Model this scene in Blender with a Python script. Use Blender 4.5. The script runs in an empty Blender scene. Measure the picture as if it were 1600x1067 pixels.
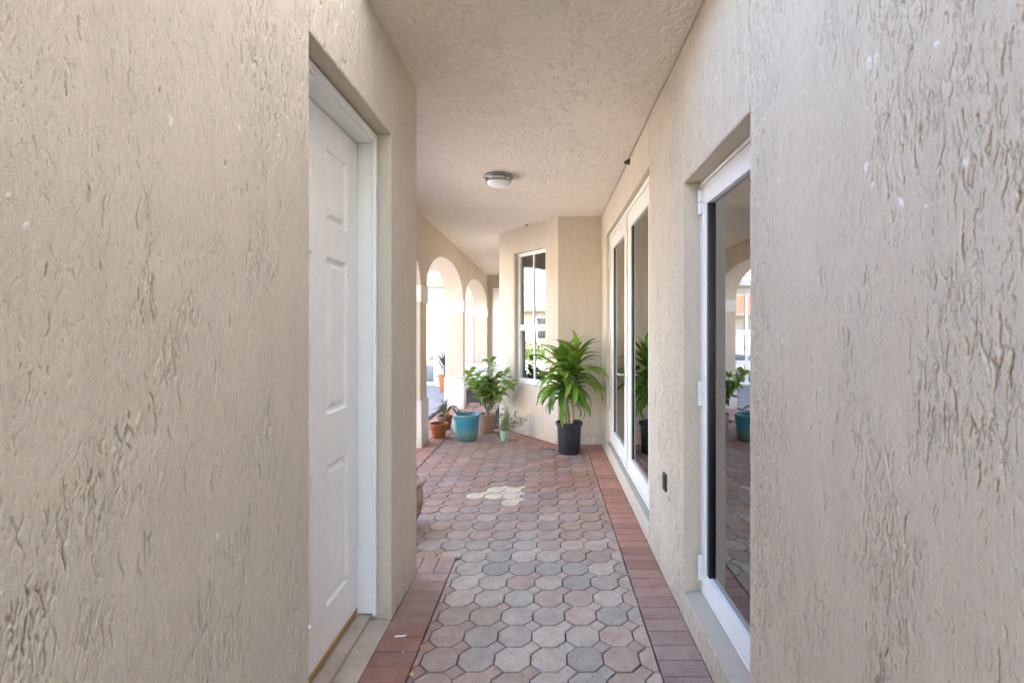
import bpy, math, random
import numpy as np
from mathutils import Vector, Matrix

R = math.radians
random.seed(7)
SC = bpy.context.scene
COL = SC.collection

# ------------------------------------------------------------------ camera
cam_d = bpy.data.cameras.new('camera')
cam_d.sensor_width = 36.0
cam_d.lens = 36.0 * 750 / 1600
cam_d.shift_x = -56 / 1600
cam_d.shift_y = -17.5 / 1600
cam_d.clip_start = 0.02
cam_d.clip_end = 3000
cam = bpy.data.objects.new('camera', cam_d)
COL.objects.link(cam)
cam.location = (0, 0, 1.4)
cam.rotation_euler = (R(90), 0, 0)
SC.camera = cam

# ------------------------------------------------------------------ world, sun, exposure
SUN_EL, SUN_AZ = 47.0, 62.0        # azimuth from +Y towards +X
world = bpy.data.worlds.new('World')
SC.world = world
world.use_nodes = True
wn = world.node_tree
bg = wn.nodes['Background']
sky = wn.nodes.new('ShaderNodeTexSky')
sky.sky_type = 'NISHITA'
sky.sun_disc = False
sky.sun_elevation = R(SUN_EL)
sky.sun_rotation = R(SUN_AZ)
sky.air_density = 1.0
sky.dust_density = 3.0
sky.ozone_density = 0.4
wn.links.new(sky.outputs[0], bg.inputs[0])
bg.inputs[1].default_value = 0.12
sun_d = bpy.data.lights.new('sun', 'SUN')
sun_d.energy = 4.0
sun_d.angle = R(0.53)
sun_d.color = (1.0, 0.93, 0.82)
sun = bpy.data.objects.new('sun', sun_d)
COL.objects.link(sun)
sd = Vector((math.sin(R(SUN_AZ)) * math.cos(R(SUN_EL)), math.cos(R(SUN_AZ)) * math.cos(R(SUN_EL)), math.sin(R(SUN_EL))))
sun.rotation_euler = sd.to_track_quat('Z', 'Y').to_euler()
sun.location = (-5, 20, 20)
SC.view_settings.view_transform = 'Standard'
SC.view_settings.look = 'None'
SC.view_settings.gamma = 1.0
SC.view_settings.use_curve_mapping = False
SC.view_settings.exposure = 4.74
SC.cycles.max_bounces = 10
SC.cycles.diffuse_bounces = 6
SC.cycles.glossy_bounces = 4
SC.cycles.transparent_max_bounces = 16
SC.cycles.use_denoising = True
SC.cycles.sample_clamp_indirect = 6.0

# ------------------------------------------------------------------ main dimensions (metres)
XL, XR = -0.756, 0.66            # passage walls
ZC = 2.79                        # ceiling
YB = -2.6                        # where the passage opens behind the camera
YLB = YB                         # the left wall runs on behind the camera
YS0, YS1 = 0.20, 1.93            # roof gap added above the frame to bring sky light onto the walls
YLE = 2.77                       # end of the left wall
XA, XAB = -1.52, -1.84           # arcade wall, inner and outer face
YF = 5.88                        # short wall facing the camera
P1 = Vector((0.125, 5.88)); P2 = Vector((-0.70, 6.92))
YE = 12.2                        # end wall of the arcade walk
LD = dict(y0=1.5226, y1=2.322, z1=2.345)             # left door recess
GD = dict(y0=1.571, y1=2.338, z0=0.125, z1=2.114)    # near glass door recess
FD = dict(y0=3.13, y1=5.42, z0=0.135, z1=2.475)      # french door recess

# ------------------------------------------------------------------ materials
def new_mat(name):
    m = bpy.data.materials.new(name)
    m.use_nodes = True
    nt = m.node_tree
    return m, nt, nt.nodes['Principled BSDF']

def N(nt, t, **kw):
    n = nt.nodes.new(t)
    for k, v in kw.items():
        setattr(n, k, v)
    return n

def coords(nt, scale=(1, 1, 1), out='Object'):
    tc = N(nt, 'ShaderNodeTexCoord')
    mp = N(nt, 'ShaderNodeMapping')
    mp.inputs['Scale'].default_value = scale
    nt.links.new(tc.outputs[out], mp.inputs['Vector'])
    return mp.outputs['Vector']

def noise(nt, vec, scale, detail=4, rough=0.55):
    n = N(nt, 'ShaderNodeTexNoise')
    n.inputs['Scale'].default_value = scale
    n.inputs['Detail'].default_value = detail
    n.inputs['Roughness'].default_value = rough
    if vec is not None:
        nt.links.new(vec, n.inputs['Vector'])
    return n.outputs['Fac']

def ramp(nt, fac, stops):
    r = N(nt, 'ShaderNodeValToRGB')
    el = r.color_ramp.elements
    while len(el) < len(stops):
        el.new(0.5)
    for e, (p, c) in zip(el, stops):
        e.position = p
        e.color = (*c, 1) if len(c) == 3 else c
    nt.links.new(fac, r.inputs['Fac'])
    return r.outputs['Color']

def mix(nt, fac, a, b, mode='MIX'):
    m = N(nt, 'ShaderNodeMix', data_type='RGBA', blend_type=mode)
    for sock, v in ((m.inputs['Factor'], fac), (m.inputs['A'], a), (m.inputs['B'], b)):
        if isinstance(v, (int, float)):
            sock.default_value = v
        elif isinstance(v, tuple):
            sock.default_value = (*v, 1) if len(v) == 3 else v
        else:
            nt.links.new(v, sock)
    return m.outputs['Result']

def math_n(nt, op, a, b=None):
    m = N(nt, 'ShaderNodeMath', operation=op)
    for i, v in enumerate((a, b)):
        if v is None:
            continue
        if isinstance(v, (int, float)):
            m.inputs[i].default_value = v
        else:
            nt.links.new(v, m.inputs[i])
    return m.outputs[0]

def bump(nt, bsdf, height, strength, dist, normal=None):
    b = N(nt, 'ShaderNodeBump')
    b.inputs['Strength'].default_value = strength
    b.inputs['Distance'].default_value = dist
    nt.links.new(height, b.inputs['Height'])
    if normal is not None:
        nt.links.new(normal, b.inputs['Normal'])
    nt.links.new(b.outputs[0], bsdf.inputs['Normal'])
    return b.outputs[0]

def stucco_mat(name, col, stretch=(1, 1, 0.22), fine=0.8, chips=False):
    m, nt, b = new_mat(name)
    v = coords(nt)
    vs = coords(nt, stretch)
    big = noise(nt, v, 1.7, 5)
    mid = noise(nt, vs, 14, 5)
    c = mix(nt, big, tuple(x * 0.90 for x in col), tuple(min(1, x * 1.08) for x in col))
    c = mix(nt, ramp(nt, mid, [(0.35, (0, 0, 0)), (0.75, (1, 1, 1))]), c, tuple(min(1, x * 1.07) for x in col))
    # faint warm and cool drifts in the old paint
    hue = noise(nt, v, 3.1, 3)
    c = mix(nt, math_n(nt, 'MULTIPLY', hue, 0.22), c, (col[0] * 1.02, col[1] * 0.95, col[2] * 0.92))
    g1 = noise(nt, vs, 190, 3, 0.7); g2 = noise(nt, v, 330, 2, 0.6)
    c = mix(nt, 1.0, c, ramp(nt, g1, [(0.30, (0.90, 0.90, 0.90)), (0.70, (1.07, 1.07, 1.07))]), 'MULTIPLY')
    c = mix(nt, 1.0, c, ramp(nt, g2, [(0.30, (0.92, 0.92, 0.92)), (0.70, (1.06, 1.06, 1.06))]), 'MULTIPLY')
    sx = N(nt, 'ShaderNodeSeparateXYZ'); nt.links.new(v, sx.inputs[0])
    low = N(nt, 'ShaderNodeMapRange'); low.inputs['From Min'].default_value = 0.22; low.inputs['From Max'].default_value = 0.0
    nt.links.new(sx.outputs['Z'], low.inputs['Value'])
    spl = math_n(nt, 'MULTIPLY', low.outputs[0], ramp(nt, noise(nt, v, 26, 6, 0.7), [(0.36, (0, 0, 0)), (0.66, (1, 1, 1))]))
    c = mix(nt, math_n(nt, 'MULTIPLY', spl, 0.55), c, (0.26, 0.215, 0.175))
    run = coords(nt, (1, 1, 0.12))
    rn = ramp(nt, noise(nt, run, 9, 5, 0.6), [(0.56, (0, 0, 0)), (0.78, (1, 1, 1))])
    c = mix(nt, math_n(nt, 'MULTIPLY', rn, 0.20), c, (0.34, 0.29, 0.25))
    if chips:
        a = N(nt, 'ShaderNodeAttribute', attribute_name='chip')
        c = mix(nt, math_n(nt, 'MULTIPLY', a.outputs['Fac'], 0.85), c, (0.76, 0.735, 0.69))
    nt.links.new(c, b.inputs['Base Color'])
    b.inputs['Roughness'].default_value = 0.88
    b.inputs['Specular IOR Level'].default_value = 0.15
    h1 = noise(nt, vs, 150, 3, 0.6)
    h2 = noise(nt, v, 420, 2, 0.5)
    h = math_n(nt, 'ADD', h1, math_n(nt, 'MULTIPLY', h2, 0.8))
    bump(nt, b, h, fine, 0.0016)
    return m

WALLC = (0.580, 0.508, 0.412)
M = {}
M['stucco'] = stucco_mat('stucco_paint', WALLC, chips=True)
M['stucco_far'] = stucco_mat('stucco_paint_far', WALLC, fine=0.9)
M['ceiling'] = stucco_mat('ceiling_stucco', (0.80, 0.72, 0.615), (1, 1, 1), 0.4, chips=True)

def paint_mat(name, col, rough=0.4, spec=0.4, var=0.05, dirt=None, dirt_amt=0.0, bumpy=0.03):
    m, nt, b = new_mat(name)
    v = coords(nt)
    n1 = noise(nt, v, 9, 4)
    c = mix(nt, n1, tuple(x * (1 - var) for x in col), tuple(min(1, x * (1 + var)) for x in col))
    if dirt:
        d = ramp(nt, noise(nt, v, 23, 6, 0.7), [(0.56, (0, 0, 0)), (0.74, (1, 1, 1))])
        c = mix(nt, math_n(nt, 'MULTIPLY', d, dirt_amt), c, dirt)
    nt.links.new(c, b.inputs['Base Color'])
    b.inputs['Roughness'].default_value = rough
    b.inputs['Specular IOR Level'].default_value = spec
    bump(nt, b, noise(nt, v, 60, 3), bumpy, 0.004)
    return m

M['white'] = paint_mat('white_paint', (0.84, 0.84, 0.82), 0.38, dirt=(0.5, 0.46, 0.4), dirt_amt=0.25)
M['door_white'] = paint_mat('door_paint', (0.86, 0.845, 0.81), 0.42, dirt=(0.55, 0.50, 0.42), dirt_amt=0.3)
M['vinyl'] = paint_mat('white_vinyl', (0.78, 0.79, 0.80), 0.3, dirt=(0.5, 0.48, 0.44), dirt_amt=0.2)
M['cream'] = paint_mat('cream_frame', (0.80, 0.77, 0.71), 0.35, dirt=(0.45, 0.4, 0.33), dirt_amt=0.2)
M['trim'] = stucco_mat('white_stucco_trim', (0.72, 0.70, 0.665), fine=0.3)
M['concrete'] = paint_mat('concrete_sill', (0.42, 0.355, 0.285), 0.8, 0.2, 0.22, (0.24, 0.13, 0.085), 0.75, 0.35)
M['sill'] = paint_mat('painted_sill', (0.42, 0.385, 0.335), 0.75, 0.2, 0.10, (0.24, 0.20, 0.16), 0.4, 0.2)
M['wood'] = paint_mat('bare_wood', (0.42, 0.25, 0.09), 0.6, 0.3, 0.25, (0.12, 0.07, 0.03), 0.5, 0.1)
M['black'] = paint_mat('black_gasket', (0.012, 0.012, 0.014), 0.35)
M['blackpot'] = paint_mat('black_plastic', (0.028, 0.029, 0.032), 0.42, 0.5, 0.15, (0.12, 0.11, 0.10), 0.35)
M['metal'] = paint_mat('brushed_metal', (0.30, 0.29, 0.27), 0.35, 0.5)
M['metal'].node_tree.nodes['Principled BSDF'].inputs['Metallic'].default_value = 0.9
M['handle'] = paint_mat('satin_handle', (0.62, 0.60, 0.56), 0.3, 0.5)
M['handle'].node_tree.nodes['Principled BSDF'].inputs['Metallic'].default_value = 0.7
M['lampglass'] = paint_mat('opal_glass', (0.86, 0.86, 0.86), 0.15, 0.5, 0.01)
M['terracotta'] = paint_mat('terracotta', (0.44, 0.14, 0.05), 0.75, 0.25, 0.12, (0.50, 0.30, 0.2), 0.5, 0.1)
M['tan_clay'] = paint_mat('tan_clay', (0.40, 0.24, 0.165), 0.8, 0.2, 0.15, (0.22, 0.13, 0.09), 0.5, 0.12)
M['brown_clay'] = paint_mat('brown_clay', (0.18, 0.095, 0.055), 0.7, 0.25, 0.25, (0.08, 0.05, 0.035), 0.5, 0.12)
M['urn'] = paint_mat('urn_clay', (0.42, 0.30, 0.25), 0.75, 0.25, 0.15, (0.25, 0.15, 0.11), 0.5, 0.12)
M['mint'] = paint_mat('mint_glaze', (0.36, 0.50, 0.38), 0.35, 0.5, 0.1, (0.25, 0.3, 0.2), 0.4)
M['soil'] = paint_mat('soil', (0.075, 0.055, 0.042), 0.95, 0.1, 0.4, (0.16, 0.13, 0.10), 0.6, 1.0)
M['bark'] = paint_mat('cane_bark', (0.46, 0.35, 0.23), 0.8, 0.2, 0.2, (0.25, 0.17, 0.10), 0.7, 0.3)
M['greybark'] = paint_mat('grey_bark', (0.30, 0.26, 0.20), 0.85, 0.2, 0.2, (0.15, 0.12, 0.09), 0.6, 0.3)
M['dark'] = paint_mat('dark_interior', (0.035, 0.033, 0.031), 0.8, 0.2)
M['curtain'] = paint_mat('pale_curtain', (0.62, 0.64, 0.66), 0.8, 0.2)
M['nest'] = paint_mat('mud', (0.09, 0.065, 0.045), 0.95, 0.1, 0.3, (0.05, 0.035, 0.03), 0.6, 1.0)
M['dryleaf'] = paint_mat('dry_leaf', (0.52, 0.38, 0.20), 0.7, 0.2, 0.2, (0.25, 0.14, 0.06), 0.6)
M['rooftile'] = paint_mat('roof_tile', (0.36, 0.13, 0.085), 0.75, 0.25, 0.35, (0.50, 0.36, 0.30), 0.7, 0.2)
M['paletile'] = paint_mat('pale_roof_tile', (0.26, 0.235, 0.215), 0.8, 0.2, 0.25, (0.15, 0.12, 0.11), 0.6, 0.2)
M['greystone'] = None

def glaze_mat():
    m, nt, b = new_mat('blue_glaze')
    v = coords(nt)
    sx = N(nt, 'ShaderNodeSeparateXYZ')
    tc = N(nt, 'ShaderNodeTexCoord')
    nt.links.new(tc.outputs['Object'], sx.inputs[0])
    wob = math_n(nt, 'ADD', math_n(nt, 'MULTIPLY', sx.outputs['Z'], 2.9), math_n(nt, 'MULTIPLY', math_n(nt, 'SUBTRACT', noise(nt, v, 14, 4), 0.5), 0.55))
    c = ramp(nt, wob, [(0.06, (0.10, 0.20, 0.19)), (0.33, (0.12, 0.29, 0.28)), (0.50, (0.035, 0.24, 0.34)), (0.78, (0.05, 0.28, 0.42)), (0.95, (0.11, 0.34, 0.36))])
    sp = ramp(nt, noise(nt, v, 34, 6, 0.75), [(0.52, (0, 0, 0)), (0.66, (1, 1, 1))])
    low = math_n(nt, 'LESS_THAN', sx.outputs['Z'], 0.17)
    c = mix(nt, math_n(nt, 'MULTIPLY', sp, math_n(nt, 'ADD', math_n(nt, 'MULTIPLY', low, 0.5), 0.10)), c, (0.34, 0.36, 0.24))
    nt.links.new(c, b.inputs['Base Color'])
    b.inputs['Roughness'].default_value = 0.28
    return m
M['blue'] = glaze_mat()

def glass_mat(name, refl, tint):
    m, nt, b = new_mat(name)
    nt.nodes.remove(b)
    out = nt.nodes['Material Output']
    tr = N(nt, 'ShaderNodeBsdfTransparent'); tr.inputs[0].default_value = (*tint, 1)
    gl = N(nt, 'ShaderNodeBsdfGlossy'); gl.inputs['Roughness'].default_value = 0.0
    gl.inputs['Color'].default_value = (0.93, 0.95, 0.96, 1)
    fr = N(nt, 'ShaderNodeFresnel'); fr.inputs['IOR'].default_value = 1.6
    f = math_n(nt, 'ADD', math_n(nt, 'MULTIPLY', fr.outputs[0], 1 - refl), refl)
    mx = N(nt, 'ShaderNodeMixShader')
    nt.links.new(f, mx.inputs[0]); nt.links.new(tr.outputs[0], mx.inputs[1]); nt.links.new(gl.outputs[0], mx.inputs[2])
    nt.links.new(mx.outputs[0], out.inputs['Surface'])
    return m
M['glass'] = glass_mat('coated_glass', 0.28, (0.22, 0.23, 0.23))
M['glass_win'] = glass_mat('window_glass', 0.22, (0.72, 0.76, 0.76))

def paver_mat(name, use_attr):
    m, nt, b = new_mat(name)
    v = coords(nt)
    if use_attr:
        a = N(nt, 'ShaderNodeAttribute', attribute_name='tint'); base = a.outputs['Color']
    else:
        a = N(nt, 'ShaderNodeObjectInfo'); base = a.outputs['Color']
    geo = N(nt, 'ShaderNodeNewGeometry')
    p = geo.outputs['Position']
    blot = noise(nt, p, 13, 4, 0.6)
    c = mix(nt, 1.0, base, ramp(nt, blot, [(0.25, (0.80, 0.78, 0.76)), (0.75, (1.16, 1.16, 1.16))]), 'MULTIPLY')
    dust = ramp(nt, noise(nt, p, 5.5, 5, 0.6), [(0.42, (0, 0, 0)), (0.72, (1, 1, 1))])
    c = mix(nt, math_n(nt, 'MULTIPLY', dust, 0.30), c, (0.36, 0.32, 0.29))
    vo = N(nt, 'ShaderNodeTexVoronoi'); vo.inputs['Scale'].default_value = 82
    nt.links.new(p, vo.inputs['Vector'])
    gate = ramp(nt, noise(nt, p, 60, 2), [(0.42, (0, 0, 0)), (0.54, (1, 1, 1))])
    pit = math_n(nt, 'MULTIPLY', ramp(nt, vo.outputs['Distance'], [(0.10, (1, 1, 1)), (0.32, (0, 0, 0))]), gate)
    c = mix(nt, math_n(nt, 'MULTIPLY', pit, 0.75), c, (0.075, 0.06, 0.055))
    lt = ramp(nt, noise(nt, p, 210, 2), [(0.60, (0, 0, 0)), (0.75, (1, 1, 1))])
    c = mix(nt, math_n(nt, 'MULTIPLY', lt, 0.30), c, (0.55, 0.50, 0.46))
    nt.links.new(c, b.inputs['Base Color'])
    b.inputs['Roughness'].default_value = 0.74
    b.inputs['Specular IOR Level'].default_value = 0.32
    h = math_n(nt, 'SUBTRACT', noise(nt, p, 120, 4, 0.65), math_n(nt, 'MULTIPLY', pit, 0.9))
    bump(nt, b, h, 0.55, 0.0022)
    return m
M['paver'] = paver_mat('paver_concrete', False)
M['paver_far'] = paver_mat('paver_concrete_joined', True)
M['sand'] = paint_mat('joint_sand', (0.055, 0.044, 0.036), 0.95, 0.1, 0.35, (0.2, 0.16, 0.13), 0.4, 0.6)

def court_mat():
    m, nt, b = new_mat('courtyard_paving')
    v = coords(nt)
    br = N(nt, 'ShaderNodeTexBrick')
    br.inputs['Scale'].default_value = 1.0
    br.inputs['Brick Width'].default_value = 0.30
    br.inputs['Row Height'].default_value = 0.15
    br.inputs['Mortar Size'].default_value = 0.006
    br.inputs['Color1'].default_value = (0.25, 0.24, 0.24, 1)
    br.inputs['Color2'].default_value = (0.32, 0.29, 0.275, 1)
    br.inputs['Mortar'].default_value = (0.12, 0.11, 0.10, 1)
    nt.links.new(v, br.inputs['Vector'])
    c = mix(nt, math_n(nt, 'MULTIPLY', noise(nt, v, 3, 5), 0.5), br.outputs['Color'], (0.34, 0.32, 0.31))
    nt.links.new(c, b.inputs['Base Color'])
    b.inputs['Roughness'].default_value = 0.8
    bump(nt, b, br.outputs['Fac'], -0.4, 0.004)
    return m
M['court'] = court_mat()

def ground_mat():
    m, nt, b = new_mat('ground_grass')
    v = coords(nt)
    c = ramp(nt, noise(nt, v, 1.3, 6, 0.65), [(0.3, (0.05, 0.08, 0.025)), (0.55, (0.085, 0.11, 0.04)), (0.8, (0.15, 0.14, 0.08))])
    nt.links.new(c, b.inputs['Base Color'])
    b.inputs['Roughness'].default_value = 0.95
    bump(nt, b, noise(nt, v, 40, 4), 0.6, 0.03)
    return m
M['ground'] = ground_mat()

def leaf_mat(name, dark, light, tip=None, rough=0.36, trans=0.25):
    m, nt, b = new_mat(name)
    oi = N(nt, 'ShaderNodeObjectInfo')
    tc = N(nt, 'ShaderNodeTexCoord')
    geo = N(nt, 'ShaderNodeNewGeometry')
    f = math_n(nt, 'ADD', math_n(nt, 'MULTIPLY', oi.outputs['Random'], 0.55), math_n(nt, 'MULTIPLY', noise(nt, geo.outputs['Position'], 9, 3), 0.6))
    c = ramp(nt, f, [(0.22, dark), (0.80, light)])
    if tip:
        at = N(nt, 'ShaderNodeAttribute', attribute_name='tip')
        c = mix(nt, at.outputs['Fac'], c, tip)
    nt.links.new(c, b.inputs['Base Color'])
    b.inputs['Roughness'].default_value = rough
    b.inputs['Specular IOR Level'].default_value = 0.4
    t = N(nt, 'ShaderNodeBsdfTranslucent')
    nt.links.new(mix(nt, 1.0, c, (1.3, 1.35, 0.6), 'MULTIPLY'), t.inputs['Color'])
    mx = N(nt, 'ShaderNodeMixShader'); mx.inputs[0].default_value = trans
    out = nt.nodes['Material Output']
    nt.links.new(b.outputs[0], mx.inputs[1]); nt.links.new(t.outputs[0], mx.inputs[2])
    nt.links.new(mx.outputs[0], out.inputs['Surface'])
    return m
M['corn'] = leaf_mat('corn_leaf', (0.045, 0.125, 0.02), (0.27, 0.42, 0.06), (0.22, 0.13, 0.05))
M['shrub'] = leaf_mat('shrub_leaf', (0.07, 0.17, 0.03), (0.27, 0.38, 0.07), (0.36, 0.22, 0.07))
M['darkleaf'] = leaf_mat('dark_leaf', (0.035, 0.055, 0.035), (0.13, 0.15, 0.09), (0.2, 0.08, 0.05))
M['airy'] = leaf_mat('airy_leaf', (0.14, 0.19, 0.06), (0.34, 0.36, 0.15))
M['tree'] = leaf_mat('tree_leaf', (0.035, 0.07, 0.02), (0.10, 0.15, 0.04), rough=0.6)

# ------------------------------------------------------------------ mesh helpers
def link(name, me, mat=None, parent=None):
    o = bpy.data.objects.new(name, me)
    COL.objects.link(o)
    if mat is not None and len(me.materials) == 0:
        me.materials.append(mat)
    if parent is not None:
        o.parent = parent
    return o

def tag(o, label=None, cat=None, group=None, kind=None):
    if label: o['label'] = label
    if cat: o['category'] = cat
    if group: o['group'] = group
    if kind: o['kind'] = kind
    return o

def empty(name, loc=(0, 0, 0), rz=0.0):
    o = bpy.data.objects.new(name, None)
    o.empty_display_size = 0.1
    COL.objects.link(o)
    o.location = loc
    o.rotation_euler = (0, 0, rz)
    return o

def child_inv(o, parent):
    """parent a mesh made in world coordinates"""
    o.parent = parent
    o.matrix_parent_inverse = Matrix.Translation(parent.location).inverted() if parent.rotation_euler.z == 0 else parent.matrix_basis.inverted()

class MB:
    def __init__(s):
        s.v = []; s.f = []
    def add(s, vs, fs):
        b = len(s.v)
        s.v += [tuple(p) for p in vs]
        s.f += [tuple(b + i for i in f) for f in fs]
        return s
    def box(s, x0, x1, y0, y1, z0, z1):
        x0, x1 = min(x0, x1), max(x0, x1); y0, y1 = min(y0, y1), max(y0, y1); z0, z1 = min(z0, z1), max(z0, z1)
        return s.add([(x0, y0, z0), (x1, y0, z0), (x1, y1, z0), (x0, y1, z0), (x0, y0, z1), (x1, y0, z1), (x1, y1, z1), (x0, y1, z1)],
                     [(0, 3, 2, 1), (4, 5, 6, 7), (0, 1, 5, 4), (1, 2, 6, 5), (2, 3, 7, 6), (3, 0, 4, 7)])
    def obox(s, o, ux, uy, a0, a1, b0, b1, z0, z1):
        """box in a rotated plan frame: o + a*ux + b*uy"""
        P = lambda a, b, z: (o[0] + a * ux[0] + b * uy[0], o[1] + a * ux[1] + b * uy[1], z)
        vs = [P(a0, b0, z0), P(a1, b0, z0), P(a1, b1, z0), P(a0, b1, z0), P(a0, b0, z1), P(a1, b0, z1), P(a1, b1, z1), P(a0, b1, z1)]
        fs = [(0, 3, 2, 1), (4, 5, 6, 7), (0, 1, 5, 4), (1, 2, 6, 5), (2, 3, 7, 6), (3, 0, 4, 7)]
        if ux[0] * uy[1] - ux[1] * uy[0] < 0:
            fs = [tuple(reversed(f)) for f in fs]
        return s.add(vs, fs)
    def prism(s, poly, z0, z1):
        n = len(poly)
        vs = [(p[0], p[1], z0) for p in poly] + [(p[0], p[1], z1) for p in poly]
        return s.add(vs, [tuple(range(n - 1, -1, -1)), tuple(range(n, 2 * n))] + [(i, (i + 1) % n, n + (i + 1) % n, n + i) for i in range(n)])
    def lathe(s, prof, n=32, c=(0, 0), z=0.0, wob=0.0, seed=0):
        rg = random.Random(seed)
        vs = []
        ph = rg.random() * 6
        for k, (r, h) in enumerate(prof):
            for i in range(n):
                a = 2 * math.pi * i / n
                rr = r * (1 + wob * math.sin(2 * a + ph + k * 0.15))
                vs.append((c[0] + rr * math.cos(a), c[1] + rr * math.sin(a), z + h))
        fs = []
        for k in range(len(prof) - 1):
            for i in range(n):
                j = (i + 1) % n
                fs.append((k * n + i, k * n + j, (k + 1) * n + j, (k + 1) * n + i))
        return s.add(vs, fs)
    def disc(s, r, z, n=32, c=(0, 0), up=True):
        vs = [(c[0] + r * math.cos(2 * math.pi * i / n), c[1] + r * math.sin(2 * math.pi * i / n), z) for i in range(n)]
        return s.add(vs, [tuple(range(n)) if up else tuple(range(n - 1, -1, -1))])
    def tube(s, pts, rad, n=8, cap=True):
        pts = [Vector(p) for p in pts]
        if not isinstance(rad, (list, tuple)):
            rad = [rad] * len(pts)
        vs = []; fs = []
        up = Vector((0.3, 0.2, 1)).normalized()
        for k, p in enumerate(pts):
            t = (pts[min(k + 1, len(pts) - 1)] - pts[max(k - 1, 0)]).normalized()
            a = t.cross(up)
            if a.length < 1e-4:
                a = t.cross(Vector((1, 0, 0)))
            a.normalize(); b = t.cross(a)
            for i in range(n):
                q = 2 * math.pi * i / n
                vs.append(p + (a * math.cos(q) + b * math.sin(q)) * rad[k])
        for k in range(len(pts) - 1):
            for i in range(n):
                j = (i + 1) % n
                fs.append((k * n + i, (k + 1) * n + i, (k + 1) * n + j, k * n + j))
        if cap:
            fs.append(tuple(range(n))); fs.append(tuple((len(pts) - 1) * n + i for i in range(n - 1, -1, -1)))
        return s.add(vs, fs)
    def mesh(s, name, smooth=False):
        me = bpy.data.meshes.new(name)
        me.from_pydata(s.v, [], s.f)
        if smooth:
            me.polygons.foreach_set('use_smooth', np.ones(len(me.polygons), dtype=bool))
        me.update()
        return me
    def build(s, name, mat, parent=None, smooth=False, bevel=0.0, world_parent=None, seg=2):
        o = link(name, s.mesh(name, smooth), mat, parent)
        if world_parent is not None:
            child_inv(o, world_parent)
        if bevel:
            md = o.modifiers.new('bevel', 'BEVEL')
            md.width = bevel; md.segments = seg; md.limit_method = 'ANGLE'; md.angle_limit = R(40)
        elif smooth:
            try:
                o.data.set_sharp_from_angle(angle=R(42))
            except Exception:
                pass
        return o

# ------------------------------------------------------------------ stucco relief
def vnoise(nz, nx, cz, cx, rg):
    """smooth value noise on an nz x nx raster with about cz x cx cells"""
    cz = max(1, int(cz)); cx = max(1, int(cx))
    g = rg.random((cz + 2, cx + 2)).astype(np.float32)
    zz = np.linspace(0, cz, nz, endpoint=False); xx = np.linspace(0, cx, nx, endpoint=False)
    iz = zz.astype(int); ix = xx.astype(int)
    fz = (zz - iz); fx = (xx - ix)
    fz = (fz * fz * (3 - 2 * fz)).astype(np.float32)[:, None]; fx = (fx * fx * (3 - 2 * fx)).astype(np.float32)[None, :]
    a = g[iz][:, ix]; b = g[iz][:, ix + 1]; c = g[iz + 1][:, ix]; d = g[iz + 1][:, ix + 1]
    return (a * (1 - fx) + b * fx) * (1 - fz) + (c * (1 - fx) + d * fx) * fz

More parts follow.
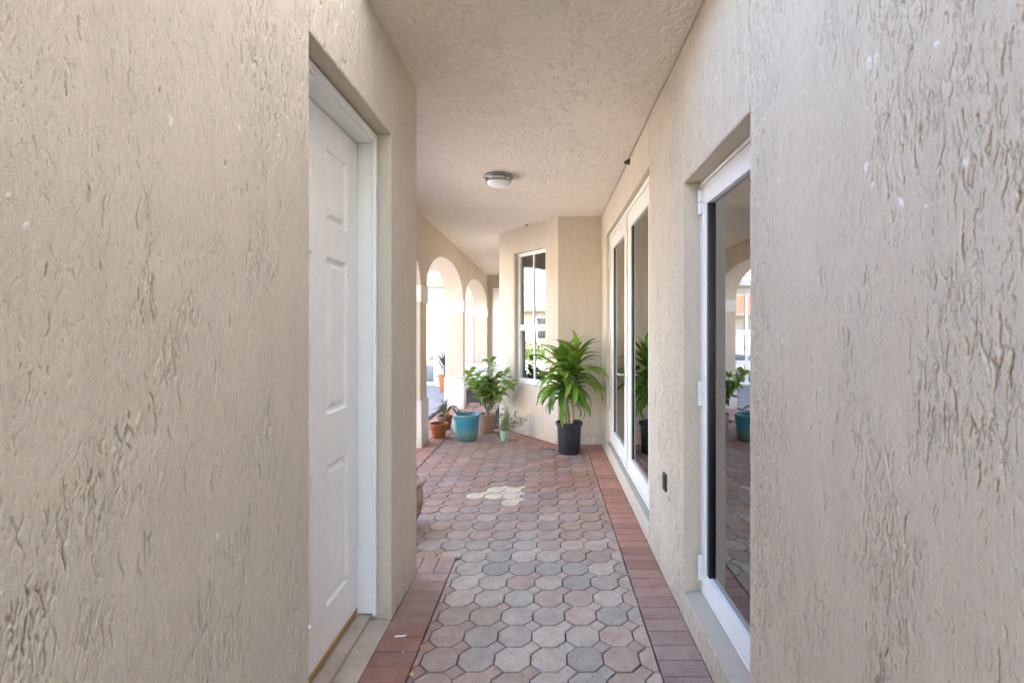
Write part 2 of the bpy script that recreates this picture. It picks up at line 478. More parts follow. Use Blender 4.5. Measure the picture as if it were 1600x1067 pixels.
class Stucco:
    def __init__(s, u0, u1, z0, z1, res, seed, dens=5200, depth=1.0, vertical=True, ridges=260, wscale=1.0, chips=(), clus=(0.16, 0.34), thr=0.50, edge=None, lmin=5, lmax=48):
        rg = np.random.default_rng(seed)
        s.u0, s.z0, s.res = u0, z0, res
        W, H = u1 - u0, z1 - z0
        nx, nz = int(W / res) + 2, int(H / res) + 2
        s.nx, s.nz = nx, nz
        h = 0.0022 * (vnoise(nz, nx, H / .30, W / .22, rg) - .5) + 0.0013 * (vnoise(nz, nx, H / .10, W / .06, rg) - .5)
        if vertical:
            h += 0.00035 * (vnoise(nz, nx, H / .07, W / .005, rg) - .5) + 0.0003 * (vnoise(nz, nx, H / .02, W / .009, rg) - .5)
        else:
            h += 0.0006 * (vnoise(nz, nx, H / .012, W / .012, rg) - .5)
        cl = 0.6 * vnoise(nz, nx, H / clus[1], W / clus[0], rg) + 0.4 * vnoise(nz, nx, H / .11, W / .05, rg)
        def worms(n, dlo, dhi, wlo, whi, L0, L1, out, use_cl=True, wand=0.20):
            pz = rg.random(n) * H; px = rg.random(n) * W
            iz = np.minimum((pz / res).astype(int), nz - 1); ix = np.minimum((px / res).astype(int), nx - 1)
            if use_cl:
                pr = np.clip((cl[iz, ix] - thr + 0.10) / 0.20, 0.03, 1)
                if use_cl == 'edge':
                    pr = np.clip(edge(u0 + px, z0 + pz) * (0.25 + 1.2 * cl[iz, ix]) - .25, 0, 1)
                elif edge is not None:
                    pr = np.clip(pr + edge(u0 + px, z0 + pz), 0, 1)
                k = rg.random(n) < pr
                pz, px, pr = pz[k], px[k], pr[k]
            n = len(pz)
            if n == 0: return
            L = np.exp(rg.uniform(np.log(L0), np.log(L1), n)) * 0.001
            dep = rg.uniform(dlo, dhi, n) * (0.55 + 0.45 * rg.random(n)); wid = rg.uniform(wlo, whi, n)
            if vertical:
                base = np.full(n, -math.pi / 2); ang = base + rg.normal(0, .16, n)
            else:
                ang = rg.random(n) * 6.283; base = ang.copy()
            curl = rg.normal(0, 0.0 if vertical else 0.05, n)
            stp = max(res, 0.0012)
            K = int(L1 * 0.001 / stp) + 1
            rad = 2 if whi / res < 1.1 else 3 if whi / res < 1.9 else 4 if whi / res < 2.7 else 5
            for k in range(K):
                t = k * stp / L
                ok = t < 1
                if not ok.any(): break
                p_x, p_z, l_t = px[ok], pz[ok], t[ok]
                prof = dep[ok] * np.clip(np.sin(np.pi * np.clip(l_t * .94 + .03, 0, 1)) * 1.7, 0, 1) * (0.75 + 0.5 * rg.random(ok.sum()))
                w2 = 2 * wid[ok] ** 2
                cx = np.rint(p_x / res).astype(int); cz = np.rint(p_z / res).astype(int)
                for dz in range(-rad, rad + 1):
                    for dx in range(-rad, rad + 1):
                        jx = cx + dx; jz = cz + dz
                        d2 = (jx * res - p_x) ** 2 + (jz * res - p_z) ** 2
                        val = prof * np.exp(-(d2 / w2) ** 2)
                        g = (jx >= 0) & (jx < nx) & (jz >= 0) & (jz < nz)
                        np.maximum.at(out, (jz[g], jx[g]), val[g].astype(np.float32))
                a = ang
                if vertical:
                    a = a + rg.normal(0, wand, n) - 0.22 * (a - base)
                else:
                    a = a + curl + rg.normal(0, .12, n)
                ang = a
                px = px + np.cos(ang) * stp; pz = pz + np.sin(ang) * stp
        area = W * H
        gou = np.zeros((nz, nx), np.float32); rid = np.zeros((nz, nx), np.float32)
        if vertical:
            worms(int(dens * .34 * area), .0030 * depth, .0068 * depth, .00080 * wscale, .00125 * wscale, lmin * 2.4, lmax * 1.8, gou, wand=.17)
            worms(int(dens * .40 * area), .0012 * depth, .0034 * depth, .00060 * wscale, .00100 * wscale, 3, 30, gou, use_cl=False)
            worms(int(dens * 1.1 * area), .0020 * depth, .0040 * depth, .00055 * wscale, .00090 * wscale, 4, 34, gou)
            worms(int(dens * .07 * area), .0060 * depth, .0105 * depth, .00115 * wscale, .00180 * wscale, 12, 70, gou, wand=.17)
            if edge is not None:
                worms(int(dens * .40 * area), .0050, .0100, .0019, .0030, 14, 80, gou, use_cl='edge', wand=.15)
        else:
            worms(int(dens * area), .0035 * depth, .0080 * depth, .00075 * wscale, .00120 * wscale, lmin, lmax, gou)
        if ridges:
            worms(int(ridges * area), .0008, .0026, .0018, .0034, 8, 70, rid)
        s.h = h + rid - gou
        s.chip = np.zeros((nz, nx), np.float32)
        for (cu, cz_, r) in [(q[0], q[1], q[2] * .8) for q in chips]:
            for q in range(rg.integers(3, 7)):
                a = rg.random() * 6.28; rr = r * rg.random() * 1.3
                x = cu + math.cos(a) * rr * .6 - u0; z = cz_ + math.sin(a) * rr - z0
                rz = r * rg.uniform(.3, .7)
                i0, i1 = int((x - rz * 2) / res), int((x + rz * 2) / res) + 1; j0, j1 = int((z - rz * 2) / res), int((z + rz * 2) / res) + 1
                for j in range(max(0, j0), min(nz, j1)):
                    for i in range(max(0, i0), min(nx, i1)):
                        d = math.hypot(i * res - x, j * res - z) / rz
                        if d < 1.15 + rg.normal(0, .25):
                            s.chip[j, i] = 1; s.h[j, i] += .0012 * max(0, 1 - d)
    def sample(s, U, Z, arr=None):
        arr = s.h if arr is None else arr
        fx = np.clip((U - s.u0) / s.res, 0, s.nx - 1.001); fz = np.clip((Z - s.z0) / s.res, 0, s.nz - 1.001)
        ix = fx.astype(int); iz = fz.astype(int); fx = fx - ix; fz = fz - iz
        return (arr[iz, ix] * (1 - fx) + arr[iz, ix + 1] * fx) * (1 - fz) + (arr[iz + 1, ix] * (1 - fx) + arr[iz + 1, ix + 1] * fx) * fz

def spaced(a, b, d0, d1=None):
    """points from a to b, spacing going from d0 to d1"""
    d1 = d1 or d0
    n = max(1, int(round((b - a) / ((d0 + d1) / 2))))
    w = np.linspace(d0, d1, n); c = np.concatenate([[0], np.cumsum(w)])
    return a + c / c[-1] * (b - a)

class Skin:
    """relief sheets of one plane: point = org + u*U + v*V + h*Nn ; holes are extruded back as reveals"""
    def __init__(s, org, U, V, Nn):
        s.o, s.U, s.V, s.Nn = [np.array(x, dtype=np.float64) for x in (org, U, V, Nn)]
        s.vs = []; s.q = []; s.ch = []; s.n = 0
        s.flip = np.dot(np.cross(s.U, s.V), s.Nn) < 0
    def section(s, us, vs, st, holes=(), scale=1.0, edges=(), depth=0.05, rnd=0.007):
        """edges: lines ('u'|'v', value, lo, hi) where the arris is rounded back"""
        us = np.unique(np.concatenate([us] + [[h[0], h[1]] for h in holes])); vs = np.unique(np.concatenate([vs] + [[h[2], h[3]] for h in holes]))
        lo, hi = us[0], us[-1]
        us = us[(us >= lo) & (us <= hi)]
        nu, nv = len(us), len(vs)
        Ug, Vg = np.meshgrid(us, vs)
        h = st.sample(Ug, Vg) * scale if st is not None else np.zeros_like(Ug)
        ch = st.sample(Ug, Vg, st.chip) if st is not None else np.zeros_like(Ug)
        arr = [('h',) + tuple(hh[:4]) for hh in holes]
        for e in edges:
            d = np.abs(Ug - e[1]) if e[0] == 'u' else np.abs(Vg - e[1])
            other = Vg if e[0] == 'u' else Ug
            k = (d < rnd) & (other >= e[2] - 1e-6) & (other <= e[3] + 1e-6)
            t = np.clip(1 - d / rnd, 0, 1)
            h = np.where(k, h * (1 - .7 * t) - rnd * .55 * (1 - np.sqrt(np.clip(1 - t * t, 0, 1))), h)
        cell = np.ones((nv - 1, nu - 1), bool)
        uc = (us[1:] + us[:-1]) / 2; vc = (vs[1:] + vs[:-1]) / 2
        dep_of = np.full((nv - 1, nu - 1), depth)
        for hh in holes:
            inside = ((uc > hh[0]) & (uc < hh[1]))[None, :] & ((vc > hh[2]) & (vc < hh[3]))[:, None]
            cell &= ~inside
            dep_of[inside] = hh[4]
        base = s.n
        P = s.o + Ug[..., None] * s.U + Vg[..., None] * s.V + h[..., None] * s.Nn
        s.vs.append(P.reshape(-1, 3)); s.ch.append(ch.reshape(-1)); s.n += nu * nv
        jj, ii = np.nonzero(cell)
        a = base + jj * nu + ii
        q = np.stack([a, a + 1, a + 1 + nu, a + nu], 1)
        if s.flip: q = q[:, ::-1]
        s.q.append(q)
        # reveals: boundary edges between a cell and nothing
        pad = np.zeros((nv + 1, nu + 1), bool); pad[1:-1, 1:-1] = cell
        pdp = np.full((nv + 1, nu + 1), depth); pdp[1:-1, 1:-1] = dep_of
        def ext(mask_j, mask_i, va, vb, dep, rev):
            k = len(mask_j)
            if k == 0: return
            ia = (mask_j + va[0]) * nu + mask_i + va[1]; ib = (mask_j + vb[0]) * nu + mask_i + vb[1]
            A = P.reshape(-1, 3)[ia]; B = P.reshape(-1, 3)[ib]
            oA = s.o + Ug.reshape(-1)[ia][:, None] * s.U + Vg.reshape(-1)[ia][:, None] * s.V - dep[:, None] * s.Nn
            oB = s.o + Ug.reshape(-1)[ib][:, None] * s.U + Vg.reshape(-1)[ib][:, None] * s.V - dep[:, None] * s.Nn
            b0 = s.n
            s.vs.append(np.concatenate([A, B, oB, oA])); s.ch.append(np.zeros(4 * k)); s.n += 4 * k
            r = np.arange(k)
            q = np.stack([b0 + r, b0 + k + r, b0 + 2 * k + r, b0 + 3 * k + r], 1)
            if rev ^ s.flip: q = q[:, ::-1]
            s.q.append(q)
        C = pad[1:-1, 1:-1]
        for (dj, di, va, vb, rev) in ((0, -1, (0, 0), (1, 0), False), (0, 1, (0, 1), (1, 1), True), (-1, 0, (0, 0), (0, 1), True), (1, 0, (1, 0), (1, 1), False)):
            nb = pad[1 + dj:nv + dj, 1 + di:nu + di]
            dp = pdp[1 + dj:nv + dj, 1 + di:nu + di]
            mj, mi = np.nonzero(C & ~nb)
            ext(mj, mi, va, vb, dp[mj, mi], rev)
    def build(s, name, mat):
        V = np.concatenate(s.vs).astype(np.float32); Q = np.concatenate(s.q).astype(np.int32); C = np.concatenate(s.ch).astype(np.float32)
        me = bpy.data.meshes.new(name)
        me.vertices.add(len(V)); me.vertices.foreach_set('co', V.ravel())
        me.loops.add(Q.size); me.loops.foreach_set('vertex_index', Q.ravel())
        me.polygons.add(len(Q)); me.polygons.foreach_set('loop_start', np.arange(0, Q.size, 4, dtype=np.int32))
        me.polygons.foreach_set('use_smooth', np.ones(len(Q), bool))
        me.update(calc_edges=True)
        at = me.attributes.new('chip', 'FLOAT', 'POINT'); at.data.foreach_set('value', C)
        return link(name, me, mat)

def wall_uz(px, py, X):
    """pixel of the photograph -> (Y, z) on the plane x = X"""
    Y = X * 750 / (px - 856)
    return Y, 1.4 + (516 - py) * Y / 750

# ------------------------------------------------------------------ LEFT WALL
chipsL = [(*wall_uz(265, 187, XL), .010), (*wall_uz(352, 170, XL), .006), (*wall_uz(373, 200, XL), .006), (*wall_uz(436, 212, XL), .008), (*wall_uz(435, 245, XL), .008), (*wall_uz(390, 235, XL), .005), (*wall_uz(340, 838, XL), .007), (*wall_uz(40, 350, XL), .006), (*wall_uz(12, 305, XL), .005)]
stL = Stucco(0.45, YLE, 0.0, ZC, 0.0010, 11, dens=6600, depth=0.66, ridges=200, chips=chipsL, thr=0.54)
stL1 = Stucco(1.5, YLE, 0.0, ZC, 0.0016, 12, dens=2200, depth=1.0, ridges=0, wscale=1.7, thr=0.52, lmin=8)
sk = Skin((XL, 0, 0), (0, 1, 0), (0, 0, 1), (1, 0, 0))
zn = np.concatenate([[0.0], spaced(0.03, 0.66, 0.03), spaced(0.66, 2.12, 0.0030)[1:], spaced(2.12, ZC, 0.02)[1:]])
zf = np.concatenate([[0.0], spaced(0.012, 0.30, 0.010), spaced(0.30, 2.46, 0.0034)[1:], spaced(2.46, ZC, 0.006)[1:]])
sk.section(spaced(YLB, YS0, 0.05), spaced(0, ZC, 0.05), None)
sk.section(spaced(YS0, 0.52, 0.05), spaced(0, 2.50, 0.05), None)  # wall top lowered out of view so more sky reaches the right wall
sk.section(spaced(0.52, 1.0, 0.0010, 0.0015), zn[zn < 2.50], stL, depth=.03)
sk.section(spaced(1.0, LD['y0'], 0.0015, 0.0023), zf[zf < 2.50], stL, edges=[('u', LD['y0'], 0, LD['z1'])], depth=.095)
sk.section(spaced(LD['y0'], YLE, 0.0040), spaced(0, ZC, 0.0056), stL1, holes=[(LD['y0'], LD['y1'], 0, LD['z1'], .095)],
           edges=[('u', LD['y1'], 0, LD['z1']), ('v', LD['z1'], LD['y0'], LD['y1']), ('u', YLE, 0, ZC)], depth=.05)
wl = sk.build('stucco_wall', M['stucco'])
tag(wl, 'rough beige stucco wall at left with a recess for the white door', 'wall')
b = MB()
b.box(-1.50, XL - .06, YLB, YS0 - .001, 0, ZC); b.box(-1.50, XL - .06, YS0, LD['y0'] - .004, 0, 2.497)                 # masonry behind the relief
b.box(-1.50, XL - .06, LD['y1'] + .004, YLE - .002, 0, ZC)
b.box(-1.50, XL - .06, LD['y0'] - .004, LD['y1'] + .004, LD['z1'] + .004, ZC)
b.box(-1.56, -1.50, YLB, YS0 - .001, 0, ZC); b.box(-1.56, -1.50, YS0, LD['y0'] - .004, 0, 2.49); b.box(-1.56, -1.50, LD['y0'] - .003, YLE - .002, 0, ZC)
b.build('masonry_core', M['stucco_far'], wl)

ga = MB().box(-7.0, -1.57, YB, 2.45, -.05, 3.15).build('garage_block', M['stucco_far'])  # body of the room behind the door, placed to screen low sky from the arcade
tag(ga, 'plain beige garage block behind the left wall, put in to screen low sky', 'building')
# ------------------------------------------------------------------ RIGHT WALL
chipsR = [(*wall_uz(1358, 100, XR), .012), (*wall_uz(1369, 92, XR), .007), (*wall_uz(1408, 320, XR), .012), (*wall_uz(1354, 262, XR), .009), (*wall_uz(1363, 288, XR), .006), (*wall_uz(1462, 70, XR), .009), (*wall_uz(1510, 252, XR), .010), (*wall_uz(1280, 608, XR), .008), (*wall_uz(1222, 532, XR), .006), (*wall_uz(1447, 322, XR), .005), (*wall_uz(1217, 283, XR), .006)]
def edgeR(u, z):
    e = np.exp(-((u - 1.50) / 0.075) ** 2) * 0.85 + np.exp(-((u - 2.46) / 0.10) ** 2) * 0.75
    e = e + np.exp(-((u - 2.62) / 0.05) ** 2) * 0.3
    e = e + np.where((z > 2.16) & (z < 2.42) & (u > 1.5) & (u < 2.7), 0.45, 0)
    return e
stR = Stucco(0.45, 3.2, 0.0, ZC, 0.0010, 23, dens=7000, depth=1.05, ridges=60, chips=chipsR, edge=edgeR, thr=0.55)
stR1 = Stucco(1.5, 3.2, 0.0, ZC, 0.0016, 24, dens=3000, depth=1.5, ridges=0, wscale=1.9, edge=edgeR, thr=0.50, lmin=8)
stR2 = Stucco(3.1, YF, 0.0, ZC, 0.003, 29, dens=2600, depth=0.8, ridges=0)
sk = Skin((XR, 0, 0), (0, 1, 0), (0, 0, 1), (-1, 0, 0))
sk.section(spaced(YB, 0.52, 0.05), spaced(0, ZC, 0.05), None)
sk.section(spaced(0.52, 1.0, 0.0010, 0.0015), zn, stR, depth=.03)
sk.section(spaced(1.0, GD['y0'], 0.0015, 0.0023), zf, stR, edges=[('u', GD['y0'], GD['z0'], GD['z1'])], depth=.12)
sk.section(spaced(GD['y0'], FD['y0'], 0.0038), spaced(0, ZC, 0.0054), stR1, holes=[(GD['y0'], GD['y1'], GD['z0'], GD['z1'], .12)],
           edges=[('u', GD['y1'], GD['z0'], GD['z1']), ('v', GD['z1'], GD['y0'], GD['y1']), ('v', GD['z0'], GD['y0'], GD['y1']), ('u', FD['y0'], FD['z0'], FD['z1'])], depth=.08)
sk.section(spaced(FD['y0'], YF, 0.014), spaced(0, ZC, 0.010), stR2, holes=[(FD['y0'], FD['y1'], FD['z0'], FD['z1'], .08)],
           edges=[('u', FD['y1'], FD['z0'], FD['z1']), ('v', FD['z1'], FD['y0'], FD['y1']), ('v', FD['z0'], FD['y0'], FD['y1'])], depth=.06)
wr = sk.build('stucco_wall', M['stucco'])
tag(wr, 'rough beige stucco wall at right holding the glass door and the french doors', 'wall')
b = MB()
for (y0, y1, z0, z1) in ((YB, GD['y0'] - .004, 0, ZC), (GD['y1'] + .004, FD['y0'] - .004, 0, ZC), (FD['y1'] + .004, YF + .3, 0, ZC),
                         (GD['y0'] - .004, GD['y1'] + .004, GD['z1'] + .004, ZC), (GD['y0'] - .004, GD['y1'] + .004, 0, GD['z0'] - .03),
                         (FD['y0'] - .004, FD['y1'] + .004, FD['z1'] + .004, ZC), (FD['y0'] - .004, FD['y1'] + .004, 0, FD['z0'] - .03)):
    b.box(XR + .07, XR + .26, y0, y1, z0, z1)
b.build('masonry_core', M['stucco_far'], wr)

# ------------------------------------------------------------------ CEILING
nests = [(-0.30, 6.05)]
stC = Stucco(-1.95, 0.70, 1.5, 5.0, 0.0022, 37, dens=2300, depth=1.0, vertical=False, ridges=0, wscale=2.2, clus=(.35, .35), thr=.42, lmin=14, lmax=70)
sk = Skin((0, 0, ZC), (1, 0, 0), (0, 1, 0), (0, 0, -1))
sk.section(spaced(-1.95, XR + .02, 0.08), spaced(YB, YS0, 0.08), None, depth=.02)
sk.section(spaced(-1.95, XR + .02, 0.0055), spaced(YS1, 5.0, 0.006, 0.010), stC, depth=.02)
sk.section(spaced(-1.95, XR + .02, 0.08), spaced(5.0, YE + .1, 0.08), None, depth=.02)
ce = sk.build('ceiling', M['ceiling'])
tag(ce, kind='structure')
b = MB(); b.box(-2.95, XR + .05, YS1, 11.4, ZC + .015, ZC + .30); b.box(-2.35, XR + .05, 11.401, 14.5, ZC + .015, ZC + .30); b.box(-2.35, XR + .05, YB, YS0, ZC + .015, ZC + .30)  # overhang past the arcade widened to shade the columns from high sky
b.box(XR + .051, 8.0, YB, 14.5, ZC + .005, ZC + .30); b.box(-1.6, XL - .02, LD['y0'], YS1 - .001, ZC + .005, ZC + .12)
b.box(XR - .34, XR + .05, YS0 + .001, YS1 - .001, ZC + .012, ZC + .16)  # eave added out of view to cut sky light on the left wall
b.build('roof_slab', M['stucco_far'], ce)

up = MB().box(1.0, 8.0, YB, 14.0, ZC + .301, 6.3).build('sun_block_storey', M['stucco_far'])  # unseen storey added to keep direct sun out of the roof gap
tag(up, 'unseen beige storey added above the right wall to block the sun', 'storey')
# ------------------------------------------------------------------ BAY, SHORT WALL, END WALL
stB = Stucco(0, 1.4, 0, ZC, 0.003, 41, dens=1500, depth=0.7, ridges=0)
bd = (P2 - P1); bl = bd.length; bd = bd / bl
bn = Vector((-bd.y, bd.x)); 
if bn.y > 0: bn = -bn
WIN = dict(u0=0.255, u1=0.945, z0=0.67, z1=2.455)
sk = Skin((P1.x, P1.y, 0), (bd.x, bd.y, 0), (0, 0, 1), (bn.x, bn.y, 0))
sk.section(spaced(0, bl, 0.012), spaced(0, ZC, 0.012), stB, holes=[(WIN['u0'], WIN['u1'], WIN['z0'], WIN['z1'], .13)], rnd=.014,
           edges=[('u', WIN['u0'], WIN['z0'], WIN['z1']), ('u', WIN['u1'], WIN['z0'], WIN['z1']), ('v', WIN['z0'], WIN['u0'], WIN['u1']), ('v', WIN['z1'], WIN['u0'], WIN['u1'])], depth=.05)
wb = sk.build('stucco_wall', M['stucco'])
tag(wb, 'smooth beige angled bay wall holding the tall white window', 'wall')
stF = Stucco(0, 0.6, 0, ZC, 0.003, 43, dens=3000, depth=0.8, ridges=0)
sk = Skin((P1.x, YF, 0), (1, 0, 0), (0, 0, 1), (0, -1, 0))
sk.section(spaced(0, XR - P1.x + .01, 0.010), spaced(0, ZC, 0.010), stF, depth=.05)
wf = sk.build('stucco_wall', M['stucco'])
tag(wf, 'narrow beige stucco wall directly behind the corn plant', 'wall')
sk = Skin((P2.x, P2.y, 0), (0, 1, 0), (0, 0, 1), (-1, 0, 0))
sk.section(spaced(0, YE - P2.y, 0.1), spaced(0, ZC, 0.1), None, depth=.05)
wk = sk.build('stucco_wall', M['stucco'])
tag(wk, 'beige walk wall running back beyond the bay window corner', 'wall')
sk = Skin((-1.95, YE, 0), (1, 0, 0), (0, 0, 1), (0, -1, 0))
sk.section(spaced(0, 1.95 + P2.x + .01, 0.06), spaced(0, ZC, 0.06), None, depth=.05)
we = sk.build('stucco_wall', M['stucco'])
tag(we, 'beige end wall of the arcade walk behind the white door', 'wall')

# interior rooms behind the glass
b = MB()
def shell(b, x0, x1, y0, y1, z0, z1, t=.05, skip=()):
    if 'x0' not in skip: b.box(x0 - t, x0, y0, y1, z0, z1)
    if 'x1' not in skip: b.box(x1, x1 + t, y0, y1, z0, z1)
    if 'y0' not in skip: b.box(x0 - t, x1 + t, y0 - t, y0, z0, z1)
    if 'y1' not in skip: b.box(x0 - t, x1 + t, y1, y1 + t, z0, z1)
    b.box(x0 - t, x1 + t, y0 - t, y1 + t, z0 - t, z0)
shell(b, XR + .27, 5.0, YB + .2, 5.6, .10, ZC, skip=('x0',))
ro = b.build('interior_room', paint_mat('room_paint', (0.16, 0.15, 0.14), 0.8), None)
tag(ro, kind='structure')
b = MB()
pts = [P1 - bn * .16 + Vector((.10, .0)), P2 - bn * .16 + Vector((.06, .05))]
b.box(-.62, 2.5, 9.2, 9.25, 0, ZC); b.box(2.5, 2.55, 6.1, 9.2, 0, ZC); b.box(.15, 2.55, 6.0, 6.05, 0, ZC)
b.box(-.62, 2.5, 6.95, 9.25, .02, .06)
b.build('interior_room', paint_mat('bay_room_paint', (0.30, 0.28, 0.26), 0.8), None)['kind'] = 'structure'

# ------------------------------------------------------------------ ARCADE
arc = empty('arcade', (XA, 7.5, 0))
tag(arc, 'beige arcade of wide arches on square columns with white bands', 'arcade')
ARCH = [(3.08, 5.73), (6.03, 8.60), (8.81, 12.0)]
ZS, ZA, ZB = 1.95, 2.475, 0.56
b = MB()
def arch_z(y, a):
    m = (a[0] + a[1]) / 2; r = (a[1] - a[0]) / 2
    t = min(1.0, abs((y - m) / r))
    return ZS + (ZA - ZS) * math.sqrt(max(0, 1 - t ** 2.15))
ys = [YLE - .05]
for a in ARCH:
    n = 44
    for i in range(n + 1):
        ys.append((a[0] + a[1]) / 2 - (a[1] - a[0]) / 2 * math.cos(math.pi * i / n))
ys.append(YE + .2)
def zb(y0, y1, y):
    for a in ARCH:
        if y0 >= a[0] - 1e-6 and y1 <= a[1] + 1e-6:
            return arch_z(y, a)
    return ZS
for y0, y1 in zip(ys[:-1], ys[1:]):
    if y1 - y0 < 1e-6: continue
    za, zc = zb(y0, y1, y0), zb(y0, y1, y1)
    b.add([(XA, y0, za), (XA, y1, zc), (XA, y1, ZC), (XA, y0, ZC)], [(0, 1, 2, 3)])
    b.add([(XAB, y0, za), (XAB, y1, zc), (XAB, y1, ZC + .2), (XAB, y0, ZC + .2)], [(3, 2, 1, 0)])
    b.add([(XA, y0, za), (XA, y1, zc), (XAB, y1, zc), (XAB, y0, za)], [(3, 2, 1, 0)])
b.build('arch_wall', M['stucco_far'], world_parent=arc)
for (y0, y1) in ((YLE - .05, 3.08), (5.73, 6.03), (8.60, 8.81), (12.0, YE + .2)):
    p = MB().box(XAB, XA, y0, y1, 0, ZS - .001).build('column', M['stucco_far'], world_parent=arc, bevel=.006)
    p = MB().box(XAB - .014, XA + .014, y0 - .014, y1 + .014, 1.735, 1.945).build('column_cap', M['trim'], world_parent=arc, bevel=.006)
    p = MB().box(XAB - .018, XA + .018, y0 - .018, y1 + .018, -.01, ZB).build('column_base', M['trim'], world_parent=arc, bevel=.006)

# ------------------------------------------------------------------ PAVING
ground = MB().add([(-900, -900, -.06), (900, -900, -.06), (900, 900, -.06), (-900, 900, -.06)], [(0, 1, 2, 3)]).build('ground', M['ground'])
tag(ground, kind='structure')
court = MB().box(-17.0, XAB - .1, -10.4, 12.1, -.058, -.006).build('courtyard', M['court'])
tag(court, kind='structure')
bed = MB().box(XAB - .1, XR + .05, YB - 3.0, 12.3, -.056, -.013).build('pavement', M['sand'])
tag(bed, kind='structure')

PT = 0.1551
OX, OY = 0.004, 2.049
GAP = 0.0031
XI_R, XI_L, YI_L = 0.463, -0.567, 2.972
def clip(poly, nx, ny, c):
    """keep nx*x + ny*y <= c"""
    out = []
    for i in range(len(poly)):
        p, q = poly[i], poly[(i + 1) % len(poly)]
        dp = nx * p[0] + ny * p[1] - c; dq = nx * q[0] + ny * q[1] - c
        if dp <= 0: out.append(p)
        if dp * dq < 0:
            t = dp / (dp - dq)
            out.append((p[0] + t * (q[0] - p[0]), p[1] + t * (q[1] - p[1])))
    return out
def parea(p):
    return 0.5 * sum(p[i][0] * p[(i + 1) % len(p)][1] - p[(i + 1) % len(p)][0] * p[i][1] for i in range(len(p)))
def inset(poly, d):
    n = len(poly); out = []
    for i in range(n):
        p0, p1, p2 = Vector(poly[i - 1]), Vector(poly[i]), Vector(poly[(i + 1) % n])
        e1 = (p1 - p0); e2 = (p2 - p1)
        if e1.length < 1e-6 or e2.length < 1e-6: out.append(tuple(p1)); continue
        e1.normalize(); e2.normalize()
        n1 = Vector((-e1.y, e1.x)); n2 = Vector((-e2.y, e2.x))
        k = 1 + n1.dot(n2)
        out.append(tuple(p1 + (n1 + n2) * (d / max(k, .35))))
    return out
def inset_var(poly, d):
    n = len(poly); out = []
    for i in range(n):
        p0, p1, p2 = Vector(poly[i - 1]), Vector(poly[i]), Vector(poly[(i + 1) % n])
        e1 = (p1 - p0).normalized(); e2 = (p2 - p1).normalized()
        a = p1 + Vector((-e1.y, e1.x)) * d[i - 1]; b_ = p1 + Vector((-e2.y, e2.x)) * d[i]
        den = e1.x * e2.y - e1.y * e2.x
        if abs(den) < .05: out.append(tuple((a + b_) / 2)); continue
        t = ((b_.x - a.x) * e2.y - (b_.y - a.y) * e2.x) / den
        out.append(tuple(a + e1 * t))
    return out
def clean(poly):
    out = []
    for p in poly:
        if not out or math.hypot(p[0] - out[-1][0], p[1] - out[-1][1]) > .002: out.append(p)
    if len(out) > 2 and math.hypot(out[0][0] - out[-1][0], out[0][1] - out[-1][1]) < .002: out.pop()
    return out
def slab(mb, poly, gap, cham=.0035, drop=.0030, top=0.0, bot=-.03, org=None):
    poly = clean(poly)
    if len(poly) < 3 or parea(poly) < 2.5e-4: return False
    if org is not None:
        ed = []
        for i in range(len(poly)):
            p, q = poly[i], poly[(i + 1) % len(poly)]
            sh = all(abs(v[0] - org[0] + v[1] - org[1] - (PT / 2 + PT * .2071)) < 2e-4 for v in (p, q))
            ed.append(sh)
        a = inset_var(poly, [.0002 if e else gap for e in ed]); t = inset_var(poly, [.0016 if e else gap + cham for e in ed])
    else:
        a = inset(poly, gap); t = inset(poly, gap + cham)
    if parea(t) < 1e-4: return False
    n = len(a)
    vs = [(x, y, bot) for x, y in a] + [(x, y, top - drop) for x, y in a] + [(x, y, top) for x, y in t]
    fs = [(i, (i + 1) % n, n + (i + 1) % n, n + i) for i in range(n)] + [(n + i, n + (i + 1) % n, 2 * n + (i + 1) % n, 2 * n + i) for i in range(n)] + [tuple(range(2 * n, 3 * n))]
    mb.add(vs, fs)
    return True
k_ = PT / 2; c_ = PT * .2071
OCT = [(k_, -c_), (k_, c_), (c_, k_), (-c_, k_), (-k_, c_), (-k_, -c_), (-c_, -k_), (c_, -k_)]
SQ = [(k_, c_), (PT - c_, k_), (k_, PT - c_), (c_, k_)]
bayn, bayc = (-bn.x, -bn.y), (-bn.x * P1.x - bn.y * P1.y) - .205     # keep points this side of the bay border
CREAM = []
for (px, py) in ((767.5, 764.8), (798, 763.7), (740, 774.8), (769.6, 774.4), (801, 773), (795, 785)):
    t = 1.4 / (py - 516); CREAM.append((round(((px - 856) * t - OX) / PT), round((750 * t - OY) / PT)))
prg = random.Random(5)
PALE, PINK, GREY, RED, RUST, PLUM = (0.53, 0.465, 0.395), (0.49, 0.355, 0.285), (0.42, 0.385, 0.34), (0.33, 0.165, 0.12), (0.36, 0.205, 0.125), (0.29, 0.20, 0.172)
def lerp(a, b, t): return tuple(x + (y - x) * t for x, y in zip(a, b))
